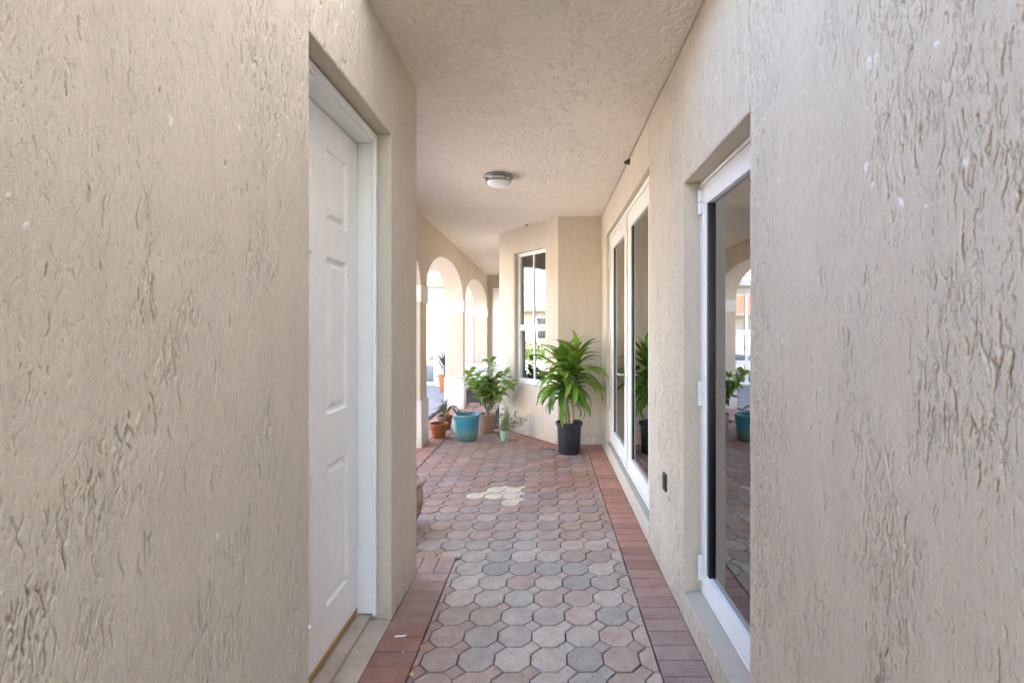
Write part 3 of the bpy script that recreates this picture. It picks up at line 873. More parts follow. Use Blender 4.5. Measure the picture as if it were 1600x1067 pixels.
def paver_col(i, j, x, y):
    if (i, j) in CREAM: return (0.62, 0.53, 0.40)
    r = prg.random()
    c = PALE if r < .36 else PINK if r < .68 else GREY
    left = max(0, min(1, (-x - .30) / .25)) * max(0, min(1, (2.75 - y) / .6))
    c = lerp(lerp(c, (0.46, 0.375, 0.315), .36), (0.33, 0.18, 0.13), left * .75)
    r = prg.random()
    right = max(0, min(1, (x + .45) / .6))
    if prg.random() < .13: d = (0.27, 0.255, 0.24)
    elif prg.random() < right * .8: d = RUST if r < .5 else RED if r < .85 else (0.36, 0.24, 0.20)
    else: d = PLUM if r < .4 else (0.37, 0.245, 0.205) if r < .7 else (0.33, 0.21, 0.15)
    d = lerp(d, (0.305, 0.175, 0.125), .40)
    t = max(0, min(1, (y - 2.75) / 1.5 + prg.gauss(0, .14)))
    c = lerp(c, d, t)
    f = prg.uniform(.87, 1.12)
    return tuple(v * f for v in c)
cells = []
for j in range(-8, 66):
    for i in range(-12, 5):
        x, y = OX + i * PT, OY + j * PT
        polys = []
        for base in (OCT, SQ):
            p = [(x + a, y + q) for a, q in base]
            p = clip(p, 1, 0, XI_R)
            if len(p) > 2: p = clip(p, -1, 0, 1.325)
            if len(p) > 2:
                cx = sum(v[0] for v in p) / len(p); cy = sum(v[1] for v in p) / len(p)
                if cx < XI_L and cy > YI_L - .1: p = clip(p, 0, -1, -YI_L)
                elif cy < YI_L: p = clip(p, -1, 0, -XI_L)
            if len(p) > 2 and (x < .04 or y > 8): p = clip(p, bayn[0], bayn[1], bayc) if y < 8 else clip(p, 1, 0, P2.x - .2)
            if len(p) > 2: p = clip(p, 0, 1, YF - .20 if x > -.1 else 12.1)
            polys.append(p if len(p) > 2 else [])
        if polys[0] or polys[1]:
            cells.append((i, j, x, y, polys))
vis = [c for c in cells if c[3] > 1.75 and (c[2] > -0.50 or c[3] > 2.85) and c[2] > -(c[3] * 0.285)]
vis.sort(key=lambda c: c[3])
keep = set((c[0], c[1]) for c in vis[:296])
full = {}
restv = MB(); rest_cols = []
def in_full(polys):
    return all(len(p) > 2 for p in polys) and abs(parea(polys[0]) - parea(OCT)) < 1e-6 and abs(parea(polys[1]) - parea(SQ)) < 1e-6
shared = MB(); slab(shared, OCT, GAP, org=(0, 0)); slab(shared, SQ, GAP, org=(0, 0))
shared_me = shared.mesh('paver')
shared_me.materials.append(M['paver'])
for (i, j, x, y, polys) in cells:
    c = paver_col(i, j, x, y)
    if (i, j) in keep:
        if in_full(polys):
            me = shared_me
        else:
            mb = MB()
            ok = False
            for p in polys:
                if p: ok |= slab(mb, [(a - x, q - y) for a, q in p], GAP, org=(0, 0))
            if not ok: continue
            me = mb.mesh('paver')
        o = link('paver', me, M['paver'])
        o.location = (x + prg.gauss(0, .0006), y + prg.gauss(0, .0006), prg.gauss(0, .0009))
        o.rotation_euler = (prg.gauss(0, .004), prg.gauss(0, .004), prg.gauss(0, .006))
        o.color = (*c, 1)
        o.parent = bed
    else:
        n0 = len(restv.f)
        for p in polys:
            if p: slab(restv, p, GAP, top=prg.gauss(0, .0007), org=(x, y))
        rest_cols += [c] * (len(restv.f) - n0)
def joined(name, mb, cols, parent):
    me = mb.mesh(name)
    at = me.attributes.new('tint', 'FLOAT_COLOR', 'FACE')
    at.data.foreach_set('color', np.array([(*c, 1) for c in cols], dtype=np.float32).ravel())
    o = link(name, me, M['paver_far'], parent); o['kind'] = 'stuff'
    return o
joined('far_pavers', restv, rest_cols, bed)

# border bricks
BW = 0.0966
def brick(poly, col, dz=0.0):
    cx = sum(p[0] for p in poly) / len(poly); cy = sum(p[1] for p in poly) / len(poly)
    mb = MB()
    if not slab(mb, [(a - cx, q - cy) for a, q in poly], .0018): return
    o = link('border_brick', mb.mesh('border_brick'), M['paver'])
    o.location = (cx, cy, dz + prg.gauss(0, .0008)); o.rotation_euler = (prg.gauss(0, .004), prg.gauss(0, .004), prg.gauss(0, .004))
    o.color = (*col, 1); o.parent = bed
def rect(x0, x1, y0, y1): return [(x0, y0), (x1, y0), (x1, y1), (x0, y1)]
def bcol(y, side):
    r = prg.random()
    if side == 'R':
        c = lerp((0.34, 0.245, 0.22), (0.40, 0.185, 0.13), max(0, min(1, (y - 2.0) / 1.3)))
    else:
        c = lerp((0.26, 0.125, 0.085), (0.44, 0.30, 0.25), max(0, min(1, (y - 2.1) / .6)))
    f = prg.uniform(.82, 1.16)
    return tuple(v * f for v in c)
y = 1.655
while y < YF - .02:
    brick(rect(XI_R + .002, XR + .001, y, min(y + BW, YF - .01)), bcol(y, 'R')); y += BW
y = 2.776 - BW * 12
while y < 2.77:
    brick(rect(XL - .001, XI_L - .002, y, y + BW), bcol(y, 'L')); y += BW
for q in range(2):
    brick(rect(XI_L - .002 - BW * (q + 1), XI_L - .002 - BW * q, 2.778, 2.778 + .192), bcol(2.9, 'L'))
y_ = 2.776
x = XI_L - .002 - BW * 2
while x > XA + .2:
    brick(rect(x - BW, x, y_, y_ + .192), bcol(2.8, 'L')); x -= BW
for k in range(int(bl / BW)):                                   # along the bay
    a0, a1 = k * BW, (k + 1) * BW
    poly = [tuple(P1 + bd * a0 + bn * .005), tuple(P1 + bd * a0 + bn * .2), tuple(P1 + bd * a1 + bn * .2), tuple(P1 + bd * a1 + bn * .005)]
    if parea(poly) < 0: poly = poly[::-1]
    brick(poly, bcol(5, 'R'))
brick([tuple(P1 + bn * .005), tuple(P1 + bn * .2), (P1.x + .018, YF - .2), (P1.x + .018, YF - .006)], bcol(5, 'R'))
x = P1.x + .02
while x < XI_R - .02:                                           # along the short wall
    brick(rect(x, min(x + BW, XI_R - .002), YF - .198, YF - .006), bcol(5, 'R')); x += BW
y = 3.0
while y < 9.2:                                                  # under the arches
    brick(rect(XA + .02, -1.327, y, y + BW), bcol(2.4, 'L') if prg.random() < .5 else bcol(5, 'R')); y += BW
for (y0, y1) in ARCH[:2]:
    y = y0 + .02
    while y < y1 - BW - .02:
        brick(rect(XAB, XA + .016, y, y + BW), bcol(5, 'R')); y += BW

# ------------------------------------------------------------------ LEFT WHITE DOOR
dr = empty('entry_door', (-.93, 1.92, 0))
tag(dr, 'white six panel entry door set deep in the left wall', 'door')
XS = -.915                                                       # face of the slab
dy0, dy1, dz0, dz1 = 1.545, 2.300, .075, 2.290
cols_y = [(1.655, 1.862), (1.985, 2.190)]
rows_z = [(.255, .840), (1.050, 1.705), (1.850, 2.155)]
b = MB()
for (a, c) in ((dy0, cols_y[0][0]), (cols_y[0][1], cols_y[1][0]), (cols_y[1][1], dy1)):
    b.box(XS - .040, XS, a, c, dz0, dz1)
for (a, c) in cols_y:
    for (z0, z1) in ((dz0, rows_z[0][0]), (rows_z[0][1], rows_z[1][0]), (rows_z[1][1], rows_z[2][0]), (rows_z[2][1], dz1)):
        b.box(XS - .040, XS, a, c, z0, z1)
slab_o = b.build('slab', M['door_white'], world_parent=dr)
for (a, c) in cols_y:
    for (z0, z1) in rows_z:
        p = MB()
        prof = [(0, 0), (.003, -.003), (.008, -.012), (.016, -.015), (.022, -.0145), (.038, -.0035), (.042, -.0022)]
        vs = []; fs = []
        for (d, x) in prof:
            vs += [(XS + x, a + d, z0 + d), (XS + x, c - d, z0 + d), (XS + x, c - d, z1 - d), (XS + x, a + d, z1 - d)]
        for k in range(len(prof) - 1):
            for i in range(4):
                fs.append((k * 4 + i, k * 4 + (i + 1) % 4, k * 4 + 4 + (i + 1) % 4, k * 4 + 4 + i))
        k = (len(prof) - 1) * 4
        fs.append((k, k + 1, k + 2, k + 3))
        p.add(vs, fs)
        po = p.build('panel', M['door_white']); po.parent = slab_o
MB().box(XS - .036, XS + .004, dy0 + .004, dy1 - .004, .048, dz0 - .001).build('bottom_sweep', M['wood'], world_parent=dr, bevel=.002)
b = MB()
b.box(-.985, -.838, 2.306, 2.319, .04, 2.33)                      # far jamb
b.box(-.985, -.838, 1.526, 1.540, .04, 2.33)                      # near jamb
b.box(-.985, -.838, 1.541, 2.305, 2.296, 2.33)                    # head
b.build('frame', M['white'], world_parent=dr, bevel=.002)
b = MB()
b.box(-.840, -.822, 2.292, 2.3185, .035, 2.338); b.box(-.840, -.822, 1.5265, 1.552, .035, 2.338); b.box(-.840, -.822, 1.553, 2.291, 2.305, 2.338)
b.build('brick_mould', M['white'], world_parent=dr, bevel=.004)
b = MB()
b.add([(-.99, 1.528, .046), (-.99, 2.316, .046), (-.852, 2.316, .030), (-.852, 1.528, .030), (-.99, 1.528, -.01), (-.99, 2.316, -.01), (-.850, 2.316, -.01), (-.850, 1.528, -.01)],
      [(0, 3, 2, 1), (3, 7, 6, 2), (0, 1, 5, 4), (0, 4, 7, 3), (1, 2, 6, 5)])
b.build('threshold', M['concrete'], world_parent=dr)
stp = MB().add([(-.849, 1.528, .014), (-.849, 2.316, .014), (-.757, 2.316, .003), (-.757, 1.528, .003), (-.849, 1.528, -.02), (-.849, 2.316, -.02), (-.757, 2.316, -.02), (-.757, 1.528, -.02)],
      [(0, 3, 2, 1), (3, 7, 6, 2), (0, 1, 5, 4), (0, 4, 7, 3), (1, 2, 6, 5)]).build('door_step', M['concrete'])
tag(stp, 'low stained concrete step in front of the white door', 'step')

# ------------------------------------------------------------------ NEAR GLASS DOOR
gd = empty('glass_door', (.78, 1.95, .12))
tag(gd, 'white framed full glass door nearest the camera in the right wall', 'door')
g0, g1, gz0, gz1 = GD['y0'] + .003, GD['y1'] - .003, GD['z0'] + .02, GD['z1'] - .003
XFm = .738
b = MB()
b.box(XFm, XFm + .09, g1 - .052, g1, gz0, gz1); b.box(XFm, XFm + .09, g0, g0 + .052, gz0, gz1)
b.box(XFm, XFm + .09, g0 + .053, g1 - .053, gz1 - .018, gz1); b.box(XFm, XFm + .09, g0 + .053, g1 - .053, gz0, gz0 + .012)
b.build('frame', M['vinyl'], world_parent=gd, bevel=.003)
l0, l1, lz0, lz1 = g0 + .056, g1 - .056, gz0 + .016, gz1 - .021
XLf = XFm + .004
b = MB()
b.box(XLf, XLf + .055, l1 - .026, l1, lz0, lz1); b.box(XLf, XLf + .055, l0, l0 + .026, lz0, lz1)
b.box(XLf, XLf + .055, l0 + .0265, l1 - .0265, lz0, lz0 + .088); b.box(XLf, XLf + .055, l0 + .0265, l1 - .0265, lz1 - .098, lz1)
leaf_o = b.build('leaf', M['vinyl'], world_parent=gd, bevel=.003)
b = MB()
b.box(XLf + .006, XLf + .03, l1 - .0262 - .026, l1 - .0262, lz0 + .0885, lz1 - .0985)  # black strip widened to stand for the shaded inner edge of the leaf
b.build('gasket', M['black'], world_parent=gd)
b = MB(); b.box(XLf + .022, XLf + .028, l0 + .027, l1 - .027 - .026, lz0 + .0885, lz1 - .0985)
b.build('glass_pane', M['glass'], world_parent=gd)
for (za, zc_) in ((1.955, 2.07), (1.04, 1.155), (.205, .320)):
    b = MB(); h2 = (za + zc_) / 2
    b.tube([(XFm - .009, g1 - .030, za), (XFm - .009, g1 - .030, h2 - .002)], .009, 14)
    b.tube([(XFm - .009, g1 - .030, h2 + .002), (XFm - .009, g1 - .030, zc_)], .009, 14)
    b.box(XFm - .006, XFm - .001, g1 - .052, g1 - .010, za + .002, h2 - .003); b.box(XFm - .006, XFm - .001, g1 - .052, g1 - .010, h2 + .003, zc_ - .002)
    b.build('hinge', M['vinyl'], world_parent=gd, smooth=True)
def sill(name, x0, x1, y0, y1, z_out, z_in, label):
    o = MB().add([(x0, y0, z_out), (x0, y1, z_out), (x1, y1, z_in), (x1, y0, z_in), (x0, y0, z_out - .03), (x0, y1, z_out - .03), (x1, y1, z_in - .06), (x1, y0, z_in - .06)],
               [(3, 2, 1, 0), (0, 1, 5, 4), (0, 4, 7, 3), (1, 2, 6, 5), (2, 3, 7, 6), (4, 5, 6, 7)]).build(name, M['sill'])
    tag(o, label, 'sill'); return o
sill('door_sill', XR + .004, XR + .17, GD['y0'] + .002, GD['y1'] - .002, GD['z0'] + .002, GD['z0'] + .034, 'sloping painted sill under the near glass door')

# ------------------------------------------------------------------ FRENCH DOORS
fd = empty('french_doors', (.72, 4.27, .13))
tag(fd, 'pair of cream framed french doors beside the corn plant', 'door')
XF2 = .697
f0, f1, fz0, fz1 = FD['y0'] + .003, FD['y1'] - .003, .158, FD['z1'] - .004
b = MB()
b.box(XF2, XF2 + .08, f0, f0 + .060, fz0, fz1); b.box(XF2, XF2 + .08, f1 - .060, f1, fz0, fz1)
b.box(XF2, XF2 + .08, f0 + .061, f1 - .061, fz1 - .045, fz1); b.box(XF2, XF2 + .08, f0 + .061, f1 - .061, fz0, fz0 + .02)
b.build('frame', M['cream'], world_parent=fd, bevel=.004)
mid = 4.245
for (a, c, s_hinge) in ((f0 + .064, mid - .004, -1), (mid + .004, f1 - .064, 1)):
    q0, q1 = fz0 + .024, fz1 - .049
    X0 = XF2 + .006
    st = .165
    b = MB()
    b.box(X0, X0 + .045, a, a + st, q0, q1); b.box(X0, X0 + .045, c - st, c, q0, q1)
    b.box(X0, X0 + .045, a + st + .0005, c - st - .0005, q0, q0 + .125); b.box(X0, X0 + .045, a + st + .0005, c - st - .0005, q1 - .14, q1)
    lf = b.build('leaf', M['cream'], world_parent=fd, bevel=.004)
    b = MB()
    w = .012
    b.box(X0 + .012, X0 + .03, a + st + .001, a + st + w, q0 + .126, q1 - .141); b.box(X0 + .012, X0 + .03, c - st - w, c - st - .001, q0 + .126, q1 - .141)
    b.build('gasket', M['black'], world_parent=fd)
    b = MB(); b.box(X0 + .020, X0 + .026, a + st + w + .0005, c - st - w - .0005, q0 + .1255, q1 - .1405)
    b.build('glass_pane', M['glass'], world_parent=fd)
    hy = a - .002 if s_hinge < 0 else c + .002
    for hz in (.42, 1.32, 2.18):
        b = MB(); b.tube([(XF2 - .006, hy, hz - .085), (XF2 - .006, hy, hz + .085)], .008, 10)
        for k in range(3): b.box(XF2 - .0155, XF2 - .002, hy - .010, hy + .010, hz - .05 + k * .05 - .001, hz - .05 + k * .05 + .001)
        b.build('hinge', M['handle'] if s_hinge < 0 else M['cream'], world_parent=fd, smooth=True)
b = MB(); b.box(XF2 - .008, XF2 + .004, mid - .022, mid + .022, fz0 + .024, fz1 - .05)
b.build('astragal', M['cream'], world_parent=fd, bevel=.003)
b = MB(); b.box(XF2 - .002, XF2 + .005, mid + .055, mid + .095, .90, 1.10)
b.tube([(XF2, mid + .075, 1.0), (XF2 - .045, mid + .075, 1.0), (XF2 - .052, mid + .10, 1.0), (XF2 - .052, mid + .19, .998)], .008, 10)
b.build('lever_handle', M['handle'], world_parent=fd, smooth=True)
sill('door_sill', XR + .004, XR + .17, FD['y0'] + .002, FD['y1'] - .002, FD['z0'] + .002, FD['z0'] + .026, 'long sloping painted sill under the french doors')

# ------------------------------------------------------------------ BAY WINDOW
wn_ = empty('bay_window', (P1.x + bd.x * .6, P1.y + bd.y * .6, WIN['z0']))
tag(wn_, 'tall white single hung window with vertical muntins in the bay wall', 'window')
u0, u1, wz0, wz1 = WIN['u0'] + .002, WIN['u1'] - .002, WIN['z0'] + .002, WIN['z1'] - .002
D0 = .060
def wb_(b, a, c, z0, z1, d0, d1): b.obox((P1.x, P1.y), bd, -bn, a, c, d0, d1, z0, z1)
b = MB()
fw = .042
wb_(b, u0, u0 + fw, wz0, wz1, D0, D0 + .07); wb_(b, u1 - fw, u1, wz0, wz1, D0, D0 + .07)
wb_(b, u0 + fw + .001, u1 - fw - .001, wz1 - fw, wz1, D0, D0 + .07); wb_(b, u0 + fw + .001, u1 - fw - .001, wz0, wz0 + .075, D0, D0 + .07)
b.build('frame', M['white'], world_parent=wn_, bevel=.003)
zm = 1.435
b = MB(); wb_(b, u0 + fw + .001, u1 - fw - .001, zm - .040, zm + .040, D0 + .006, D0 + .06)
b.build('meeting_rail', M['white'], world_parent=wn_, bevel=.003)
um = (u0 + u1) / 2
b = MB(); wb_(b, um - .011, um + .011, zm + .041, wz1 - fw - .001, D0 + .012, D0 + .05); b.build('muntin', M['white'], world_parent=wn_, bevel=.002)
b = MB(); wb_(b, um - .011, um + .011, wz0 + .076, zm - .041, D0 + .022, D0 + .055); b.build('muntin', M['white'], world_parent=wn_, bevel=.002)
for (a, c) in ((u0 + fw + .001, um - .0115), (um + .0115, u1 - fw - .001)):
    for (z0, z1, d) in ((zm + .041, wz1 - fw - .001, .026), (wz0 + .076, zm - .041, .038)):
        b = MB(); wb_(b, a, c, z0, z1, D0 + d, D0 + d + .005); b.build('window_pane', M['glass_win'], world_parent=wn_)
b = MB()                                                       # curtain panels inside
cv = []
n = 60
for k in range(n + 1):
    a = .24 + (1.0 - .24) * k / n
    d = .30 + .022 * math.sin(k * 1.15) + .01 * math.sin(k * 2.7)
    p = P1 + bd * a - bn * d
    cv += [(p.x, p.y, .1), (p.x, p.y, 1.50)]
b.add(cv, [(2 * k, 2 * k + 2, 2 * k + 3, 2 * k + 1) for k in range(n)])
cu = b.build('curtain', M['curtain'], smooth=True)
sm = cu.modifiers.new('solid', 'SOLIDIFY'); sm.thickness = .003
tag(cu, 'pale curtain hanging inside behind the lower sash of the bay window', 'curtain')

# ------------------------------------------------------------------ END DOOR
ed = empty('end_door', (-1.05, YE, 0))
tag(ed, 'white door at the far end of the arcade walk', 'door')
MB().box(-1.40, -.715, YE - .05, YE - .005, .01, 2.47).build('frame', M['white'], world_parent=ed, bevel=.005)
MB().box(-1.33, -.735, YE - .062, YE - .0505, .03, 2.40).build('slab', M['door_white'], world_parent=ed, bevel=.004)

# ------------------------------------------------------------------ CEILING LIGHT
lx, ly = -.445, 4.33
cl = empty('ceiling_light', (lx, ly, ZC))
tag(cl, 'round flush ceiling light with white glass and dark metal rings', 'light')
b = MB().lathe([(.0, .004), (.128, .004), (.133, -.004), (.133, -.018), (.127, -.024), (.118, -.027), (.116, -.031)], 40)
b.build('base_ring', M['metal'], cl, smooth=True)
b = MB().lathe([(.106, -.020), (.106, -.056), (.104, -.064), (.098, -.074), (.080, -.086), (.050, -.094), (.0, -.097)], 40)
b.build('glass_shade', M['lampglass'], cl, smooth=True)
b = MB().lathe([(.107, -.050), (.114, -.051), (.115, -.060), (.107, -.062)], 40)
for k in range(4):
    a = R(38 + 90 * k)
    c, s = math.cos(a), math.sin(a)
    b.tube([(.112 * c, .112 * s, -.026), (.112 * c, .112 * s, -.055)], .0055, 8)
b.build('lower_ring', M['metal'], cl, smooth=True)

# ------------------------------------------------------------------ POTS AND PLANTS
def pot(name, loc, prof_out, wall, soil_z, mat, label, cat='pot', n=40, wob=.006, seed=0):
    o = empty(name, loc)
    tag(o, label, cat)
    inner = [(max(.002, r - wall), h) for r, h in reversed(prof_out) if h > soil_z - .03]
    b = MB().lathe(prof_out + inner, n, wob=wob, seed=seed)
    b.disc(prof_out[0][0], prof_out[0][1], n, up=False)
    b.build('vessel', mat, o, smooth=True)
    rs = None
    for (r0, h0), (r1, h1) in zip(prof_out[:-1], prof_out[1:]):
        if h0 <= soil_z <= h1 and h1 > h0:
            rs = r0 + (r1 - r0) * (soil_z - h0) / (h1 - h0)
    rs = (rs or prof_out[-1][0]) - wall + .003
    sb = MB()
    rg = random.Random(seed)
    vs = [(0, 0, soil_z + .01)]; fs = []
    for ring in range(1, 5):
        for i in range(20):
            a = 2 * math.pi * i / 20
            vs.append((rs * ring / 4 * math.cos(a), rs * ring / 4 * math.sin(a), soil_z + rg.uniform(-.006, .008) * (ring < 4)))
    for i in range(20): fs.append((0, 1 + i, 1 + (i + 1) % 20))
    for ring in range(3):
        for i in range(20):
            fs.append((1 + ring * 20 + i, 1 + (ring + 1) * 20 + i, 1 + (ring + 1) * 20 + (i + 1) % 20, 1 + ring * 20 + (i + 1) % 20))
    sb.add(vs, fs); sb.build('soil', M['soil'], o, smooth=True)
    return o

def leaf_mesh(name, L, W, rise, droop, fold, mat, seg=8, shape='strap', tipamt=.0, wave=0.0, seed=0):
    """leaf along +X, bending in XZ"""
    rg = random.Random(seed)
    vs = []; tips = []
    x = z = 0.0; ang = rise
    ph = rg.random() * 6
    for k in range(seg + 1):
        t = k / seg
        if shape == 'strap': w = W * (0.45 + .55 * math.sin(min(1, t * 1.9) * math.pi / 2)) * (1 - max(0, (t - .55) / .45) ** 2.0)
        else: w = W * math.sin(math.pi * min(1, (t * .94 + .03))) ** .8 * (1.08 - .3 * t)
        w = max(w, W * .03)
        yo = wave * math.sin(t * 5 + ph)
        nx, nz = -math.sin(ang), math.cos(ang)
        vs += [(x + nx * fold * w, yo - w / 2, z + nz * fold * w), (x, yo, z), (x + nx * fold * w, yo + w / 2, z + nz * fold * w)]
        tips += [max(0, (t - 1 + tipamt) / max(tipamt, 1e-3)) if tipamt else 0] * 3
        x += math.cos(ang) * L / seg; z += math.sin(ang) * L / seg
        ang -= droop / seg * (0.5 + t)
    fs = []
    for k in range(seg):
        a = 3 * k
        fs += [(a, a + 3, a + 4, a + 1), (a + 1, a + 4, a + 5, a + 2)]
    me = bpy.data.meshes.new(name)
    me.from_pydata(vs, [], fs)
    me.polygons.foreach_set('use_smooth', np.ones(len(fs), bool))
    at = me.attributes.new('tip', 'FLOAT', 'POINT'); at.data.foreach_set('value', np.array(tips, np.float32))
    me.materials.append(mat)
    me.update()
    return me

# --- corn plant in black nursery pot
cp = pot('potted_corn_plant', (.245, 5.50, 0), [(.120, 0), (.124, .006), (.137, .30), (.139, .315), (.153, .320), (.156, .332), (.156, .352), (.151, .356)], .006, .30, M['blackpot'],
         'tall corn plant with drooping green leaves in a black plastic pot', 'potted plant', seed=3)
rg = random.Random(21)
canes = [((-.045, 0, .30), (-.045, 0, .72)), ((.028, -.02, .30), (.060, -.01, .90)), ((.0, .05, .30), (-.06, .05, .82))]
for (a, c) in canes:
    pts = [Vector(a).lerp(Vector(c), t) + Vector((rg.gauss(0, .003), rg.gauss(0, .003), 0)) for t in (0, .2, .4, .6, .8, 1)]
    MB().tube(pts, [.020, .0185, .018, .0185, .018, .015], 12).build('cane', M['bark'], cp, smooth=True)
variants = []
for k in range(9):
    variants.append(leaf_mesh('leaf', .36 + .03 * (k % 4), .062 + .007 * (k % 3), R(18), R(48 + 13 * k), .18, M['corn'], 9, 'strap', .10 if k % 3 else .2, .008, k))
heads = [((-.050, 0, .78), 40, .98, -.1), ((.065, -.01, .98), 52, 1.08, .05), ((-.07, .04, .90), 48, 1.08, 0)]
for (hp, n, sc, tl) in heads:
    for k in range(n):
        t = k / (n - 1)
        az = k * 2.39996 + rg.gauss(0, .2)
        el = R(-24 + 98 * t + rg.gauss(0, 10))
        me = variants[min(8, max(0, int((1 - t) * 6 + rg.random() * 3)))]
        o = link('leaf', me, None, cp)
        s_ = sc * (rg.uniform(.84, 1.18)) * (.92 if t > .8 else 1)
        o.location = (hp[0], hp[1], hp[2] - .20 + .26 * t)
        ca = math.cos(az); 
        if math.sin(az) > .3: s_ *= .86                        # the wall stands close behind
        o.rotation_euler = Matrix.Rotation(az, 3, 'Z').to_4x4().to_3x3().to_euler() if False else (0, -el, az)
        o.rotation_euler = (rg.gauss(0, .25), -el, az)
        o.scale = (s_, s_, s_)
# --- empty blue glazed pot
pot('blue_pot', (-1.03, 6.14, 0), [(.122, 0), (.127, .005), (.140, .12), (.153, .24), (.160, .300), (.170, .312), (.173, .324), (.168, .334)], .016, .285, M['blue'],
    'large blue glazed pot of bare soil at front of the plant group', seed=5)
# --- orange terracotta pot
op = pot('terracotta_pot', (-1.425, 6.27, 0), [(.080, 0), (.083, .004), (.103, .125), (.104, .128), (.118, .130), (.121, .134), (.124, .186), (.121, .190)], .009, .150, M['terracotta'],
    'small bright orange terracotta pot beside the white column base', seed=6)
# --- brown pot with drooping plant
bp = pot('potted_succulent', (-1.46, 6.80, 0), [(.072, 0), (.076, .004), (.098, .15), (.106, .155), (.108, .19), (.104, .194)], .010, .165, M['brown_clay'],
    'small brown pot with a few dark drooping leaves behind the orange pot', 'potted plant', seed=8)
dv = [leaf_mesh('leaf', .20 + .03 * k, .045, R(30), R(70 + 25 * k), .12, M['darkleaf'], 7, 'oval', .15, .004, 30 + k) for k in range(4)]
rg = random.Random(4)
for k in range(17):
    o = link('leaf', dv[k % 4], None, bp)
    o.location = (rg.gauss(0, .012), rg.gauss(0, .012), .17 + rg.random() * .10)
    o.rotation_euler = (rg.gauss(0, .3), -R(rg.uniform(-5, 65)), k * 2.4)
MB().tube([(0, 0, .15), (.004, .0, .22), (-.004, .004, .29)], [.012, .009, .005], 8).build('stem', M['greybark'], bp, smooth=True)
# --- small grey-green pot tucked behind the blue one
gp = pot('grey_pot', (-1.24, 6.62, 0), [(.058, 0), (.062, .004), (.078, .15), (.082, .153), (.083, .172), (.079, .175)], .008, .15, M['mint'],
    'small grey green pot mostly hidden behind the large blue pot', seed=9)
for k in range(9):
    o = link('leaf', dv[k % 4], None, gp)
    o.location = (rg.gauss(0, .01), rg.gauss(0, .01), .15 + rg.random() * .05)
    o.rotation_euler = (rg.gauss(0, .3), -R(rg.uniform(20, 75)), k * 2.4 + 1)
    o.scale = (.8, .8, .8)
# --- big leafy shrub in tan clay pot
sp = pot('potted_shrub', (-.835, 6.58, 0), [(.088, 0), (.093, .006), (.108, .10), (.118, .20), (.121, .235), (.128, .240), (.130, .255), (.125, .260)], .012, .215, M['tan_clay'],
    'leafy green shrub with pale branches in a tan clay pot', 'potted plant', seed=10)
rg = random.Random(12)
tipsP = []
sb = MB()
sb.tube([(0, 0, .20), (.008, -.004, .25), (.004, 0, .30)], [.036, .030, .022], 10)
for k in range(19):
    az = k * 2.4 + rg.gauss(0, .3)
    ln = rg.uniform(.26, .66); el = R(rg.uniform(38, 86))
    d = Vector((math.cos(az) * math.cos(el), math.sin(az) * math.cos(el), math.sin(el)))
    if d.y > .45: d.y *= .5
    p0 = Vector((.004, 0, .28 + rg.random() * .03)); pts = [p0]
    for s_ in range(1, 5):
        pts.append(p0 + d * ln * s_ / 4 + Vector((rg.gauss(0, .018), rg.gauss(0, .018), .018 * math.sin(s_ * .8))))
    sb.tube(pts, [.010, .008, .007, .006, .004], 7)
    tipsP.append((pts[-1], d)); tipsP.append((pts[2].lerp(pts[3], .5), d))
    if k % 2: tipsP.append((pts[3], d))
sb.build('branches', M['greybark'], sp, smooth=True)
sv = [leaf_mesh('leaf', .105 + .018 * k, .050 + .006 * k, R(12), R(30 + 22 * k), .16, M['shrub'], 6, 'oval', .25 if k == 3 else 0, .003, 50 + k) for k in range(5)]
for (p, d) in tipsP:
    for k in range(6):
        o = link('leaf', sv[rg.randrange(5)], None, sp)
        az = k * 2.4 + rg.random()
        o.location = p + Vector((rg.gauss(0, .012), rg.gauss(0, .012), rg.gauss(0, .016)))
        o.rotation_euler = (rg.gauss(0, .35), -R(rg.uniform(-25, 55)), az)
        s_ = rg.uniform(.75, 1.25); o.scale = (s_, s_, s_)
# --- airy plant in mint pot
ap = pot('potted_airy_plant', (-.545, 6.09, 0), [(.044, 0), (.047, .003), (.056, .06), (.062, .12), (.064, .128), (.061, .132)], .006, .112, M['mint'],
    'airy plant of fine pale leaves in a small mint green pot', 'potted plant', seed=14)
rg = random.Random(15)
st_ = MB(); fo = MB()
for k in range(15):
    az = rg.random() * 6.283; el = R(rg.uniform(40, 86)); ln = rg.uniform(.18, .38)
    d = Vector((math.cos(az) * math.cos(el) + .10, math.sin(az) * math.cos(el) * .8, math.sin(el)))
    p = Vector((rg.gauss(0, .01), rg.gauss(0, .01), .105)); pts = [p.copy()]
    for s_ in range(6):
        p = p + d * ln / 6 + Vector((rg.gauss(0, .010), rg.gauss(0, .010), rg.gauss(0, .006)))
        pts.append(p.copy())
        for q in range(17 if s_ > 1 else 4):
            c = p + Vector((rg.gauss(0, .019), rg.gauss(0, .019), rg.gauss(0, .017)))
            a = Vector((rg.gauss(0, 1), rg.gauss(0, 1), rg.gauss(0, 1))).normalized(); e = a.orthogonal().normalized()
            L_ = rg.uniform(.008, .016); w = L_ * .42
            fo.add([c - a * L_, c + e * w, c + a * L_, c - e * w], [(0, 1, 2, 3)])
    st_.tube(pts, [.0032, .003, .0025, .002, .0018, .0014, .001], 5)
st_.build('stems', M['greybark'], ap, smooth=True)
fo_o = fo.build('foliage', M['airy'], ap)
